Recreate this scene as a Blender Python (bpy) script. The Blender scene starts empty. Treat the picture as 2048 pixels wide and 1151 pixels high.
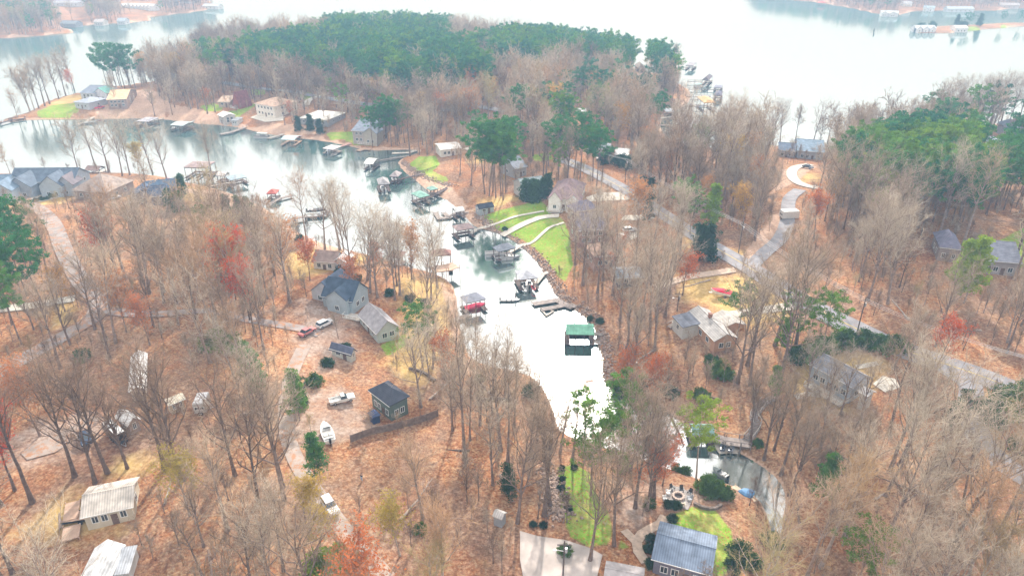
import bpy, math, random
import numpy as np
from mathutils import Vector
random.seed(7); RNG = np.random.default_rng(11)
R = math.radians
# ------------------------------------------------------------ camera, sky, sun, exposure
CAM_H, PITCH, FPX = 95.0, R(27.0), 1384.0
sc = bpy.context.scene
cam = bpy.data.objects.new('camera', bpy.data.cameras.new('camera'))
sc.collection.objects.link(cam); sc.camera = cam
cam.location = (0, 0, CAM_H); cam.rotation_euler = (R(90) - PITCH, 0, 0)
cam.data.sensor_width = 36.0; cam.data.lens = 36.0 * FPX / 2048.0
cam.data.clip_start = 1.0; cam.data.clip_end = 30000.0
SUN_EL, SUN_AZ = R(33), R(7)          # azimuth measured from +Y towards +X
world = bpy.data.worlds.new('World'); sc.world = world; world.use_nodes = True
wn, wl = world.node_tree.nodes, world.node_tree.links; wn.clear()
wo = wn.new('ShaderNodeOutputWorld'); bg = wn.new('ShaderNodeBackground'); bg.inputs[1].default_value = 0.095
sky = wn.new('ShaderNodeTexSky'); sky.sky_type = 'NISHITA'; sky.sun_disc = False
sky.sun_elevation = SUN_EL; sky.sun_rotation = SUN_AZ; sky.dust_density = 3.0; sky.air_density = 1.0
tc = wn.new('ShaderNodeTexCoord'); cn = wn.new('ShaderNodeTexNoise'); cn.inputs['Scale'].default_value = 2.2
cn.inputs['Detail'].default_value = 4.0; cr = wn.new('ShaderNodeValToRGB')
cr.color_ramp.elements[0].position = 0.25; cr.color_ramp.elements[0].color = (.9, .9, .9, 1)
cr.color_ramp.elements[1].position = 0.6; cr.color_ramp.elements[1].color = (1, 1, 1, 1)
mx = wn.new('ShaderNodeMix'); mx.data_type = 'RGBA'
mx.inputs[7].default_value = (11.6, 11.8, 12.1, 1)      # thin bright cloud veil
wl.new(tc.outputs['Generated'], cn.inputs['Vector']); wl.new(cn.outputs['Fac'], cr.inputs['Fac'])
sdv = (math.sin(SUN_AZ) * math.cos(SUN_EL), math.cos(SUN_AZ) * math.cos(SUN_EL), math.sin(SUN_EL))
nv = wn.new('ShaderNodeVectorMath'); nv.operation = 'NORMALIZE'; dt = wn.new('ShaderNodeVectorMath'); dt.operation = 'DOT_PRODUCT'; dt.inputs[1].default_value = sdv
wl.new(tc.outputs['Generated'], nv.inputs[0]); wl.new(nv.outputs[0], dt.inputs[0])          # the veil glows towards the sun
ac = wn.new('ShaderNodeMath'); ac.operation = 'ARCCOSINE'; wl.new(dt.outputs['Value'], ac.inputs[0])
gl = wn.new('ShaderNodeMapRange'); gl.interpolation_type = 'SMOOTHERSTEP'; gl.inputs[1].default_value = 0.0; gl.inputs[2].default_value = 0.62; gl.inputs[3].default_value = 1.75; gl.inputs[4].default_value = 1.42
wl.new(ac.outputs[0], gl.inputs[0]); vs_ = wn.new('ShaderNodeVectorMath'); vs_.operation = 'SCALE'; vs_.inputs[0].default_value = (9.6, 9.65, 9.75)
wl.new(gl.outputs[0], vs_.inputs['Scale']); wl.new(vs_.outputs[0], mx.inputs[7])
wl.new(cr.outputs['Color'], mx.inputs[0]); wl.new(sky.outputs[0], mx.inputs[6]); wl.new(mx.outputs[2], bg.inputs[0])
wl.new(bg.outputs[0], wo.inputs[0])
sl = bpy.data.lights.new('sun', 'SUN'); sl.energy = 5.0; sl.angle = R(1.6); sl.color = (1, .95, .88)
sun = bpy.data.objects.new('sun', sl); sc.collection.objects.link(sun)
sd_ = Vector((math.sin(SUN_AZ) * math.cos(SUN_EL), math.cos(SUN_AZ) * math.cos(SUN_EL), math.sin(SUN_EL)))
sun.rotation_euler = sd_.to_track_quat('Z', 'Y').to_euler()
sc.view_settings.view_transform = 'Standard'; sc.view_settings.look = 'None'
sc.view_settings.exposure = 0.4; sc.view_settings.gamma = 1.0
sc.cycles.use_denoising = True
sc.cycles.max_bounces = 5; sc.cycles.diffuse_bounces = 2; sc.cycles.glossy_bounces = 3
sc.cycles.volume_bounces = 0; sc.cycles.caustics_reflective = False; sc.cycles.caustics_refractive = False

# ------------------------------------------------------------ pixel <-> world
CP, SP = math.cos(PITCH), math.sin(PITCH)
def rays(p):
    p = np.atleast_2d(np.asarray(p, float))
    u = (p[:, 0] - 1024) / FPX; v = (575.5 - p[:, 1]) / FPX
    return np.stack([u, CP + v * SP, -SP + v * CP], 1)
def atz(p, z):
    d = rays(p); t = (np.asarray(z) - CAM_H) / d[:, 2]
    w = d * t[:, None]; w[:, 2] += CAM_H
    return w
def proj(w):
    w = np.atleast_2d(w); x, y, z = w[:, 0], w[:, 1], w[:, 2] - CAM_H
    dep = y * CP - z * SP; up = y * SP + z * CP
    return np.stack([1024 + FPX * x / dep, 575.5 - FPX * up / dep], 1)

def seg_dist(P, poly):
    """signed distance to closed polygon, positive inside"""
    P = np.asarray(P, float)[:, :2]; A = np.asarray(poly, float)[:, :2]; B = np.roll(A, -1, 0)
    if len(P) <= 600:
        ab = B - A; ap = P[:, None] - A[None]; t = np.clip((ap * ab).sum(-1) / np.maximum((ab * ab).sum(-1), 1e-9), 0, 1)
        q = ap - t[..., None] * ab; best = (q * q).sum(-1).min(1); py = P[:, 1:2]
        c = (A[None, :, 1] > py) != (B[None, :, 1] > py); dy = np.where(ab[:, 1] == 0, 1e-12, ab[:, 1])
        ins = (c & (P[:, :1] < ab[:, 0] * (py - A[:, 1]) / dy + A[:, 0])).sum(1) % 2 == 1
        return np.sqrt(best) * np.where(ins, 1, -1)
    out = np.empty(len(P))
    for s in range(0, len(P), 20000):
        p = P[s:s + 20000]; best = np.full(len(p), 1e18); ins = np.zeros(len(p), bool)
        for a, b in zip(A, B):
            ab = b - a; ap = p - a
            t = np.clip((ap @ ab) / max(ab @ ab, 1e-9), 0, 1)
            q = ap - t[:, None] * ab
            best = np.minimum(best, (q * q).sum(1))
            c = (a[1] > p[:, 1]) != (b[1] > p[:, 1])
            if b[1] != a[1]:
                ins ^= c & (p[:, 0] < (b[0] - a[0]) * (p[:, 1] - a[1]) / (b[1] - a[1]) + a[0])
        out[s:s + 20000] = np.sqrt(best) * np.where(ins, 1, -1)
    return out
def line_dist(P, pts):
    P = np.asarray(P, float)[:, :2]; A = np.asarray(pts)[:, :2]; best = np.full(len(P), 1e18)
    for a, b in zip(A[:-1], A[1:]):
        ab = b - a; ap = P - a; t = np.clip((ap @ ab) / max(ab @ ab, 1e-9), 0, 1)
        q = ap - t[:, None] * ab; best = np.minimum(best, (q * q).sum(1))
    return np.sqrt(best)

def smooth_poly(p, closed=True, k=3):
    p = np.asarray(p, float); out = []
    n = len(p)
    for i in range(n if closed else n - 1):
        if closed: p0, p1, p2, p3 = p[i - 1], p[i], p[(i + 1) % n], p[(i + 2) % n]
        else: p0, p1, p2, p3 = p[max(i - 1, 0)], p[i], p[i + 1], p[min(i + 2, n - 1)]
        for j in range(k):
            t = j / k
            out.append(.5 * ((2 * p1) + (-p0 + p2) * t + (2 * p0 - 5 * p1 + 4 * p2 - p3) * t * t + (-p0 + 3 * p1 - 3 * p2 + p3) * t ** 3))
    if not closed: out.append(p[-1])
    return np.array(out)

SHORE = [(-900, 350), (-300, 350), (0, 348), (100, 350), (190, 346), (300, 350), (360, 362), (430, 378), (500, 402), (545, 428), (575, 450),
 (620, 478), (690, 500), (760, 515), (820, 535), (870, 548), (905, 572), (915, 620), (925, 680), (950, 722), (1010, 738), (1060, 752), (1090, 785), (1108, 830), (1120, 862),
 (1165, 882), (1215, 897), (1260, 905), (1300, 925), (1345, 940), (1390, 955), (1436, 962), (1486, 980), (1520, 1003), (1538, 1045), (1548, 1085), (1562, 1080), (1566, 1040), (1572, 1000),
 (1562, 965), (1530, 935), (1480, 905), (1440, 888), (1395, 862), (1360, 842), (1325, 810), (1290, 797), (1240, 786), (1213, 765), (1205, 740), (1206, 715), (1196, 690), (1190, 655), (1170, 632), (1140, 610),
 (1115, 590), (1098, 560), (1080, 528), (1050, 497), (1015, 473), (980, 460), (950, 452), (925, 425), (895, 400), (862, 385), (838, 365), (812, 345),
 (797, 325), (812, 314), (838, 306), (826, 299), (780, 300), (735, 300), (700, 292), (655, 283), (610, 277), (560, 272), (510, 262), (460, 252), (400, 247), (340, 240), (270, 236),
 (200, 238), (120, 239), (50, 240), (-4, 246), (20, 236), (50, 228), (75, 215), (90, 205), (130, 193), (190, 180), (250, 172), (300, 165), (355, 160), (400, 150), (380, 118), (410, 106), (480, 100), (560, 93), (640, 86), (740, 83), (850, 80), (920, 86),
 (980, 98), (1060, 110), (1150, 120), (1250, 134), (1320, 150), (1365, 172), (1380, 185), (1376, 205), (1350, 222), (1325, 235), (1322, 262), (1360, 288), (1430, 296), (1500, 292), (1580, 294), (1700, 300), (1790, 296),
 (1850, 272), (1890, 258), (1960, 250), (2048, 248), (2500, 235), (3600, 240), (3600, 2600), (-1500, 2600)]
FAR_A = [(-900, 60), (-100, 84), (0, 76), (60, 74), (110, 68), (142, 68), (150, 62), (112, 52), (130, 53), (180, 50), (240, 46), (290, 44), (312, 42), (292, 38), (300, 34), (340, 30), (390, 24), (440, 15), (425, 8), (410, -6), (380, -30), (-900, -60)]
FAR_B = [(1505, -8), (1560, -3), (1640, 6), (1700, 16), (1745, 26), (1800, 30), (1826, 22), (1900, 20), (1990, 21), (2048, 16), (2700, 14), (3600, 10), (3600, -60), (1480, -45)]
SPIT = [(1808, 62), (1840, 66), (1900, 66), (1960, 60), (2048, 52), (2500, 52), (2500, 44), (2048, 46), (1960, 50), (1900, 52), (1840, 58)]
LANDS = []
for k, poly in enumerate((SHORE, FAR_A, FAR_B, SPIT)):
    p = smooth_poly(poly, True, 2 if k == 0 else 1)
    if k == 0: p = np.where(p[:, 1:2] > 20, p, p)
    LANDS.append(atz(p, 0.0)[:, :2])
HILL = [(atz((1750, 560), 8)[0], 90, 5), (atz((250, 560), 8)[0], 90, 3)]
def shore_sd(P):
    return np.max([seg_dist(P, L) for L in LANDS], 0)
def height(P, sd=None):
    P = np.asarray(P, float)
    if sd is None: sd = shore_sd(P)
    s = np.maximum(sd, 0)
    land = 1.1 * (1 - np.exp(-s / 1.2)) + 10.0 * (1 - np.exp(-s / 85)) * np.clip(s / 12, 0, 1) ** .5
    x, y = P[:, 0], P[:, 1]
    n = np.sin(x * .043 + 1.3) * np.sin(y * .037) * 1.2 + np.sin(x * .11 + y * .07) * .35
    land = land + n * np.clip(s / 50, 0, 1)
    for c, r, h in HILL:
        land += h * np.exp(-((x - c[0]) ** 2 + (y - c[1]) ** 2) / (r * r)) * np.clip(s / 60, 0, 1)
    return np.where(sd > 0, land, np.maximum(sd * .35, -3.5))
def at(p, lift=0.0):
    p = np.atleast_2d(np.asarray(p, float)); z = np.full(len(p), 8.0)
    for i in range(14):
        w = atz(p, z); h = np.maximum(height(w), 0.0)
        z = z + (h - z) * (.8 if i < 5 else .45)
    w = atz(p, z); w[:, 2] = z + lift
    return w
def ground(x, y):
    return max(0.0, float(height(np.array([[x, y]]))[0]))

# ------------------------------------------------------------ materials
MATS = {}
def new_mat(name):
    m = bpy.data.materials.new(name); m.use_nodes = True
    nt = m.node_tree; b = nt.nodes['Principled BSDF']
    return m, nt, nt.nodes, nt.links, b
def mat(name, col, rough=.8, metal=0.0, var=.25, scale=3.0, kind='noise', bump=.0, spec=.3):
    """procedural surface: base colour broken up by noise; kind adds ribs, shingles, planks or bricks"""
    if name in MATS: return MATS[name]
    m, nt, N, L, b = new_mat(name)
    b.inputs['Roughness'].default_value = rough; b.inputs['Metallic'].default_value = metal
    b.inputs['Specular IOR Level'].default_value = spec
    t = N.new('ShaderNodeTexCoord'); n = N.new('ShaderNodeTexNoise'); n.inputs['Scale'].default_value = scale
    n.inputs['Detail'].default_value = 5; L.new(t.outputs['Object'], n.inputs['Vector'])
    r = N.new('ShaderNodeMapRange'); r.inputs[1].default_value = .3; r.inputs[2].default_value = .7
    r.inputs[3].default_value = 1 - var; r.inputs[4].default_value = 1 + var * .6
    L.new(n.outputs['Fac'], r.inputs[0]); last = r.outputs[0]
    if kind != 'noise':
        w = N.new('ShaderNodeTexWave'); mp = N.new('ShaderNodeMapping'); L.new(t.outputs['Object'], mp.inputs[0]); L.new(mp.outputs[0], w.inputs['Vector'])
        w.bands_direction = {'ribs': 'X', 'plank': 'X', 'siding': 'Z', 'shingle': 'Z', 'brick': 'Z'}[kind]
        w.inputs['Scale'].default_value = {'ribs': .8, 'plank': 1.6, 'siding': 1.6, 'shingle': 1.3, 'brick': 2.5}[kind]
        w.wave_profile = 'SAW' if kind in ('siding', 'shingle') else 'SIN'
        w.inputs['Distortion'].default_value = 0 if kind == 'ribs' else .4
        r2 = N.new('ShaderNodeMapRange'); r2.inputs[3].default_value = .8; r2.inputs[4].default_value = 1.08
        L.new(w.outputs['Fac'], r2.inputs[0]); mu = N.new('ShaderNodeMath'); mu.operation = 'MULTIPLY'
        L.new(last, mu.inputs[0]); L.new(r2.outputs[0], mu.inputs[1]); last = mu.outputs[0]
    v = N.new('ShaderNodeVectorMath'); v.operation = 'SCALE'; v.inputs[0].default_value = col
    L.new(last, v.inputs['Scale']); L.new(v.outputs[0], b.inputs['Base Color'])
    MATS[name] = m; return m
def tone_mat(name, ramp, rough=.85, transl=0.0, nscale=.5, nvar=.35):
    """colour picked by each tree's own tone (a number on the tree), broken up by noise"""
    if name in MATS: return MATS[name]
    m, nt, N, L, b = new_mat(name)
    b.inputs['Roughness'].default_value = rough; b.inputs['Specular IOR Level'].default_value = .2
    a = N.new('ShaderNodeAttribute'); a.attribute_type = 'INSTANCER'; a.attribute_name = 'tone'
    c = N.new('ShaderNodeValToRGB'); e = c.color_ramp.elements
    e[0].position, e[0].color = ramp[0][0], (*ramp[0][1], 1); e[1].position, e[1].color = ramp[-1][0], (*ramp[-1][1], 1)
    for p, q in ramp[1:-1]:
        k = e.new(p); k.color = (*q, 1)
    L.new(a.outputs['Fac'], c.inputs[0])
    t = N.new('ShaderNodeTexCoord'); n = N.new('ShaderNodeTexNoise'); n.inputs['Scale'].default_value = nscale; n.inputs['Detail'].default_value = 3
    L.new(t.outputs['Object'], n.inputs['Vector'])
    r = N.new('ShaderNodeMapRange'); r.inputs[1].default_value = .3; r.inputs[2].default_value = .7; r.inputs[3].default_value = 1 - nvar; r.inputs[4].default_value = 1 + nvar
    L.new(n.outputs['Fac'], r.inputs[0]); v = N.new('ShaderNodeVectorMath'); v.operation = 'SCALE'
    L.new(c.outputs[0], v.inputs[0]); L.new(r.outputs[0], v.inputs['Scale'])
    if transl:
        tr = N.new('ShaderNodeBsdfTranslucent'); ms = N.new('ShaderNodeMixShader'); ms.inputs[0].default_value = transl
        L.new(v.outputs[0], tr.inputs[0]); L.new(v.outputs[0], b.inputs['Base Color'])
        L.new(b.outputs[0], ms.inputs[1]); L.new(tr.outputs[0], ms.inputs[2]); L.new(ms.outputs[0], N['Material Output'].inputs[0])
    else: L.new(v.outputs[0], b.inputs['Base Color'])
    MATS[name] = m; return m

# ------------------------------------------------------------ mesh helpers
COL = sc.collection
class MB:
    def __init__(s): s.v = []; s.f = []; s.m = []
    def add(s, v, f, m=0):
        o = len(s.v); s.v += [tuple(map(float, q)) for q in v]; s.f += [tuple(i + o for i in q) for q in f]; s.m += [m] * len(f); return s
    def box(s, x0, x1, y0, y1, z0, z1, m=0):
        v = [(x, y, z) for z in (z0, z1) for y in (y0, y1) for x in (x0, x1)]
        return s.add(v, [(0, 2, 3, 1), (4, 5, 7, 6), (0, 1, 5, 4), (2, 6, 7, 3), (0, 4, 6, 2), (1, 3, 7, 5)], m)
    def bar(s, a, b, w, h=None, m=0):
        a, b = Vector(a), Vector(b); d = (b - a).normalized(); h = h or w
        sx = d.cross(Vector((0, 0, 1)));  sx = Vector((1, 0, 0)) if sx.length < 1e-3 else sx.normalized()
        uz = sx.cross(d).normalized()
        v = [p + sx * i * w / 2 + uz * j * h / 2 for p in (a, b) for i, j in ((-1, -1), (1, -1), (1, 1), (-1, 1))]
        return s.add(v, [(3, 2, 1, 0), (4, 5, 6, 7), (0, 1, 5, 4), (1, 2, 6, 5), (2, 3, 7, 6), (3, 0, 4, 7)], m)
    def cyl(s, a, b, r0, r1=None, n=8, m=0):
        a, b = Vector(a), Vector(b); r1 = r0 if r1 is None else r1; d = (b - a).normalized()
        sx = d.cross(Vector((0, 0, 1))); sx = Vector((1, 0, 0)) if sx.length < 1e-3 else sx.normalized()
        uz = sx.cross(d)
        v = [p + (sx * math.cos(2 * math.pi * i / n) + uz * math.sin(2 * math.pi * i / n)) * r for p, r in ((a, r0), (b, r1)) for i in range(n)]
        f = [(i, (i + 1) % n, n + (i + 1) % n, n + i) for i in range(n)] + [tuple(range(n - 1, -1, -1)), tuple(range(n, 2 * n))]
        return s.add(v, f, m)
    def extr(s, prof, x0, x1, m=0, axis='x'):
        """profile of (u, z) points extruded along x (u = y) or y (u = x)"""
        n = len(prof)
        v = [((x, u, z) if axis == 'x' else (u, x, z)) for x in (x0, x1) for u, z in prof]
        f = [(i, (i + 1) % n, n + (i + 1) % n, n + i) for i in range(n)] + [tuple(range(n - 1, -1, -1)), tuple(range(n, 2 * n))]
        return s.add(v, f, m)
    def loft(s, rings, m=0, cap=True):
        n = len(rings[0]); o = []
        for r in rings: o += r
        f = []
        for k in range(len(rings) - 1):
            for i in range(n): f.append((k * n + i, k * n + (i + 1) % n, (k + 1) * n + (i + 1) % n, (k + 1) * n + i))
        if cap: f += [tuple(range(n - 1, -1, -1)), tuple(range((len(rings) - 1) * n, len(rings) * n))]
        return s.add(o, f, m)
    def build(s, name, mats, parent=None, smooth=False):
        me = bpy.data.meshes.new(name); me.from_pydata(s.v, [], s.f)
        for q in (mats if isinstance(mats, (list, tuple)) else [mats]): me.materials.append(q)
        if any(s.m): me.polygons.foreach_set('material_index', s.m)
        if smooth: me.polygons.foreach_set('use_smooth', [True] * len(s.f))
        me.update(); return link(name, me, parent)
def link(name, me, parent=None):
    o = bpy.data.objects.new(name, me); COL.objects.link(o); o.parent = parent; return o
def fast_mesh(name, V, F, mats, smooth=False, midx=None):
    """V (n,3), F (m,k) all the same size"""
    me = bpy.data.meshes.new(name); V = np.asarray(V, np.float32); F = np.asarray(F, np.int32)
    me.vertices.add(len(V)); me.vertices.foreach_set('co', V.ravel())
    k = F.shape[1]; me.loops.add(F.size); me.loops.foreach_set('vertex_index', F.ravel())
    me.polygons.add(len(F)); me.polygons.foreach_set('loop_start', np.arange(0, F.size, k, dtype=np.int32))
    me.polygons.foreach_set('loop_total', np.full(len(F), k, np.int32))
    if smooth: me.polygons.foreach_set('use_smooth', np.ones(len(F), bool))
    if midx is not None: me.polygons.foreach_set('material_index', np.asarray(midx, np.int32))
    for q in mats: me.materials.append(q)
    me.update(calc_edges=True); me.validate(); return me
def thing(name, label, cat, loc, rz=0.0, group=None):
    o = bpy.data.objects.new(name, None); COL.objects.link(o); o.empty_display_size = .3
    o.location = loc; o.rotation_euler = (0, 0, rz); o['label'] = label; o['category'] = cat
    if group: o['group'] = group
    return o
def tag(o, label, cat, group=None, kind=None):
    if label: o['label'] = label
    if cat: o['category'] = cat
    if group: o['group'] = group
    if kind: o['kind'] = kind
    return o
LAND_MARKS = []            # (phrase, pixel) for the tree labels
PROTECT = []               # pixel boxes that random trees leave mostly clear
FOOT = []                  # footprints (world centre, radius) kept free of trees
def mark(phrase, px): LAND_MARKS.append((phrase, px))
# ------------------------------------------------------------ ground, water
GREEN = [  # mown green lawns (pixel outlines on the ground)
 [(962, 432), (1010, 418), (1078, 400), (1092, 410), (1100, 428), (1125, 436), (1140, 470), (1146, 530), (1130, 562), (1112, 548), (1100, 528), (1075, 500), (1045, 478), (1010, 466), (985, 452)],
 [(1115, 935), (1150, 928), (1180, 945), (1192, 985), (1215, 1020), (1225, 1070), (1215, 1088), (1180, 1092), (1140, 1072), (1128, 1030), (1118, 980)],
 [(1345, 1030), (1385, 1012), (1430, 1020), (1462, 1060), (1470, 1110), (1452, 1148), (1430, 1151), (1400, 1100), (1340, 1075)],
 [(1240, 1075), (1262, 1095), (1238, 1097)],
 [(70, 225), (100, 212), (150, 205), (158, 222), (140, 232), (80, 234)], [(400, 214), (425, 206), (450, 210), (440, 224), (412, 222)],
 [(440, 228), (470, 222), (500, 205), (512, 210), (480, 232), (460, 236)], [(490, 183), (520, 178), (540, 184), (520, 190)],
 [(652, 268), (700, 262), (745, 268), (770, 278), (745, 290), (715, 292), (690, 280), (660, 278)],
 [(815, 330), (840, 312), (872, 312), (880, 330), (860, 345), (835, 345)], [(845, 348), (865, 342), (900, 358), (885, 368), (862, 362)],
 [(1060, 310), (1100, 306), (1108, 318), (1070, 322)], [(1960, 500), (2048, 455), (2100, 470), (2100, 520), (2030, 540)],
 [(760, 690), (810, 668), (812, 690), (775, 712)], [(600, 182), (640, 190), (620, 200), (600, 196)],
 [(1900, 35), (1990, 28), (2048, 26), (2048, 30), (1900, 38)], [(1830, 60), (1960, 56), (2048, 48), (2048, 50), (1960, 60), (1840, 63)]]
DRY = [[(0, 388), (40, 382), (150, 384), (148, 402), (60, 415), (0, 412)], [(330, 372), (380, 372), (430, 388), (420, 402), (360, 402), (330, 392)], [(310, 362), (360, 366), (350, 374), (305, 370)],
 [(565, 508), (620, 495), (740, 510), (735, 530), (660, 545), (600, 560), (565, 545)], [(800, 548), (880, 556), (905, 600), (900, 700), (840, 790), (760, 730), (800, 660), (790, 600)],
 [(1360, 545), (1500, 545), (1570, 590), (1590, 640), (1500, 660), (1420, 620), (1350, 600)], [(1480, 284), (1530, 282), (1560, 292), (1500, 296)], [(1430, 490), (1480, 500), (1530, 500), (1500, 520), (1460, 520)], [(1370, 470), (1420, 480), (1420, 520), (1350, 510)],
 [(1440, 300), (1520, 305), (1500, 330)], [(1590, 345), (1640, 345), (1640, 362), (1600, 366)], [(230, 915), (320, 905), (330, 935), (260, 950), (120, 990), (40, 1060), (90, 1080), (160, 1085), (240, 1070), (200, 950)],
 [(930, 325), (1010, 292), (1040, 300), (960, 330)], [(1960, 780), (2020, 800), (2000, 850), (2030, 930), (1990, 890), (1965, 830)], [(1610, 710), (1560, 790), (1700, 830), (1780, 730), (1740, 700)],
 [(950, 400), (1040, 385), (1045, 400), (960, 430)], [(90, 210), (140, 190), (200, 188), (150, 205), (100, 215)], [(100, 590), (150, 600), (160, 640), (100, 660), (90, 620)]]
CLAY = [[(196, 196), (230, 182), (300, 178), (340, 195), (330, 232), (240, 234), (190, 234)], [(780, 322), (815, 330), (835, 350), (905, 372), (950, 430), (900, 408), (850, 385), (800, 350)],
 [(330, 205), (420, 222), (480, 245), (520, 262), (440, 250), (340, 238)], [(545, 245), (640, 255), (650, 270), (560, 268), (500, 262)], [(860, 380), (900, 400), (960, 440), (1000, 470), (1050, 500), (1010, 475), (950, 452), (925, 430)],
 [(330, 372), (500, 392), (560, 430), (640, 480), (720, 505), (640, 500), (540, 450), (430, 400)], [(1395, 950), (1420, 960), (1390, 965)], [(1540, 390), (1600, 360), (1640, 330), (1560, 340)], [(1540, 430), (1590, 420), (1560, 480), (1500, 530), (1480, 520)],
 [(880, 560), (910, 600), (925, 720), (960, 745), (930, 745), (900, 640)]]
DIRT = [[(0, 880), (90, 830), (200, 810), (230, 850), (160, 900), (60, 930), (0, 930)], [(600, 780), (690, 770), (740, 830), (800, 850), (700, 880), (610, 890), (560, 870)], [(600, 600), (700, 620), (720, 700), (640, 760), (590, 700)],
 [(1230, 965), (1310, 940), (1340, 975), (1310, 1060), (1270, 1080), (1220, 1010)], [(1335, 985), (1352, 968), (1395, 985), (1385, 1018), (1330, 1015)], [(1640, 790), (1730, 820), (1700, 850), (1640, 830)], [(1990, 300), (2048, 285), (2048, 320), (2000, 330)]]
WATER_OPEN = []
def wpoly(px, z=None): return at(px)[:, :2]
cols = np.concatenate([np.arange(-1200, -60, 60), np.arange(-60, 2110, 5), np.arange(2160, 3300, 60)])
rows = np.concatenate([np.arange(1900, 1180, -30), np.arange(1180, -6, -5), [-15, -30, -45, -60, -75, -90, -102]])
gx, gy = np.meshgrid(cols, rows); gp = np.stack([gx.ravel(), gy.ravel()], 1).astype(float)
GP = atz(gp, 0.0); gsd = shore_sd(GP); GP[:, 2] = height(GP, gsd)
nc, nr = len(cols), len(rows); idx = np.arange(nc * nr).reshape(nr, nc)
GF = np.stack([idx[:-1, :-1], idx[:-1, 1:], idx[1:, 1:], idx[1:, :-1]], -1).reshape(-1, 4)
def cover(polys, soft=1.2):
    out = np.zeros(len(GP))
    for q in polys:
        w = wpoly(q); lo, hi = w.min(0) - 4, w.max(0) + 4
        k = np.where((GP[:, 0] > lo[0]) & (GP[:, 0] < hi[0]) & (GP[:, 1] > lo[1]) & (GP[:, 1] < hi[1]))[0]
        if len(k): out[k] = np.maximum(out[k], np.clip(seg_dist(GP[k], w) / soft * .5 + .5, 0, 1))
    return out
dist = np.hypot(GP[:, 0], GP[:, 1])
clay_edge = np.clip(1.25 - np.maximum(gsd, 0) / np.maximum(.5, np.minimum(dist, 450) / 110 - 1), 0, 1)
CV = np.stack([cover(GREEN), cover(DRY, 4), np.maximum(cover(CLAY, 2.5), clay_edge), cover(DIRT, 3)], 1)
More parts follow.
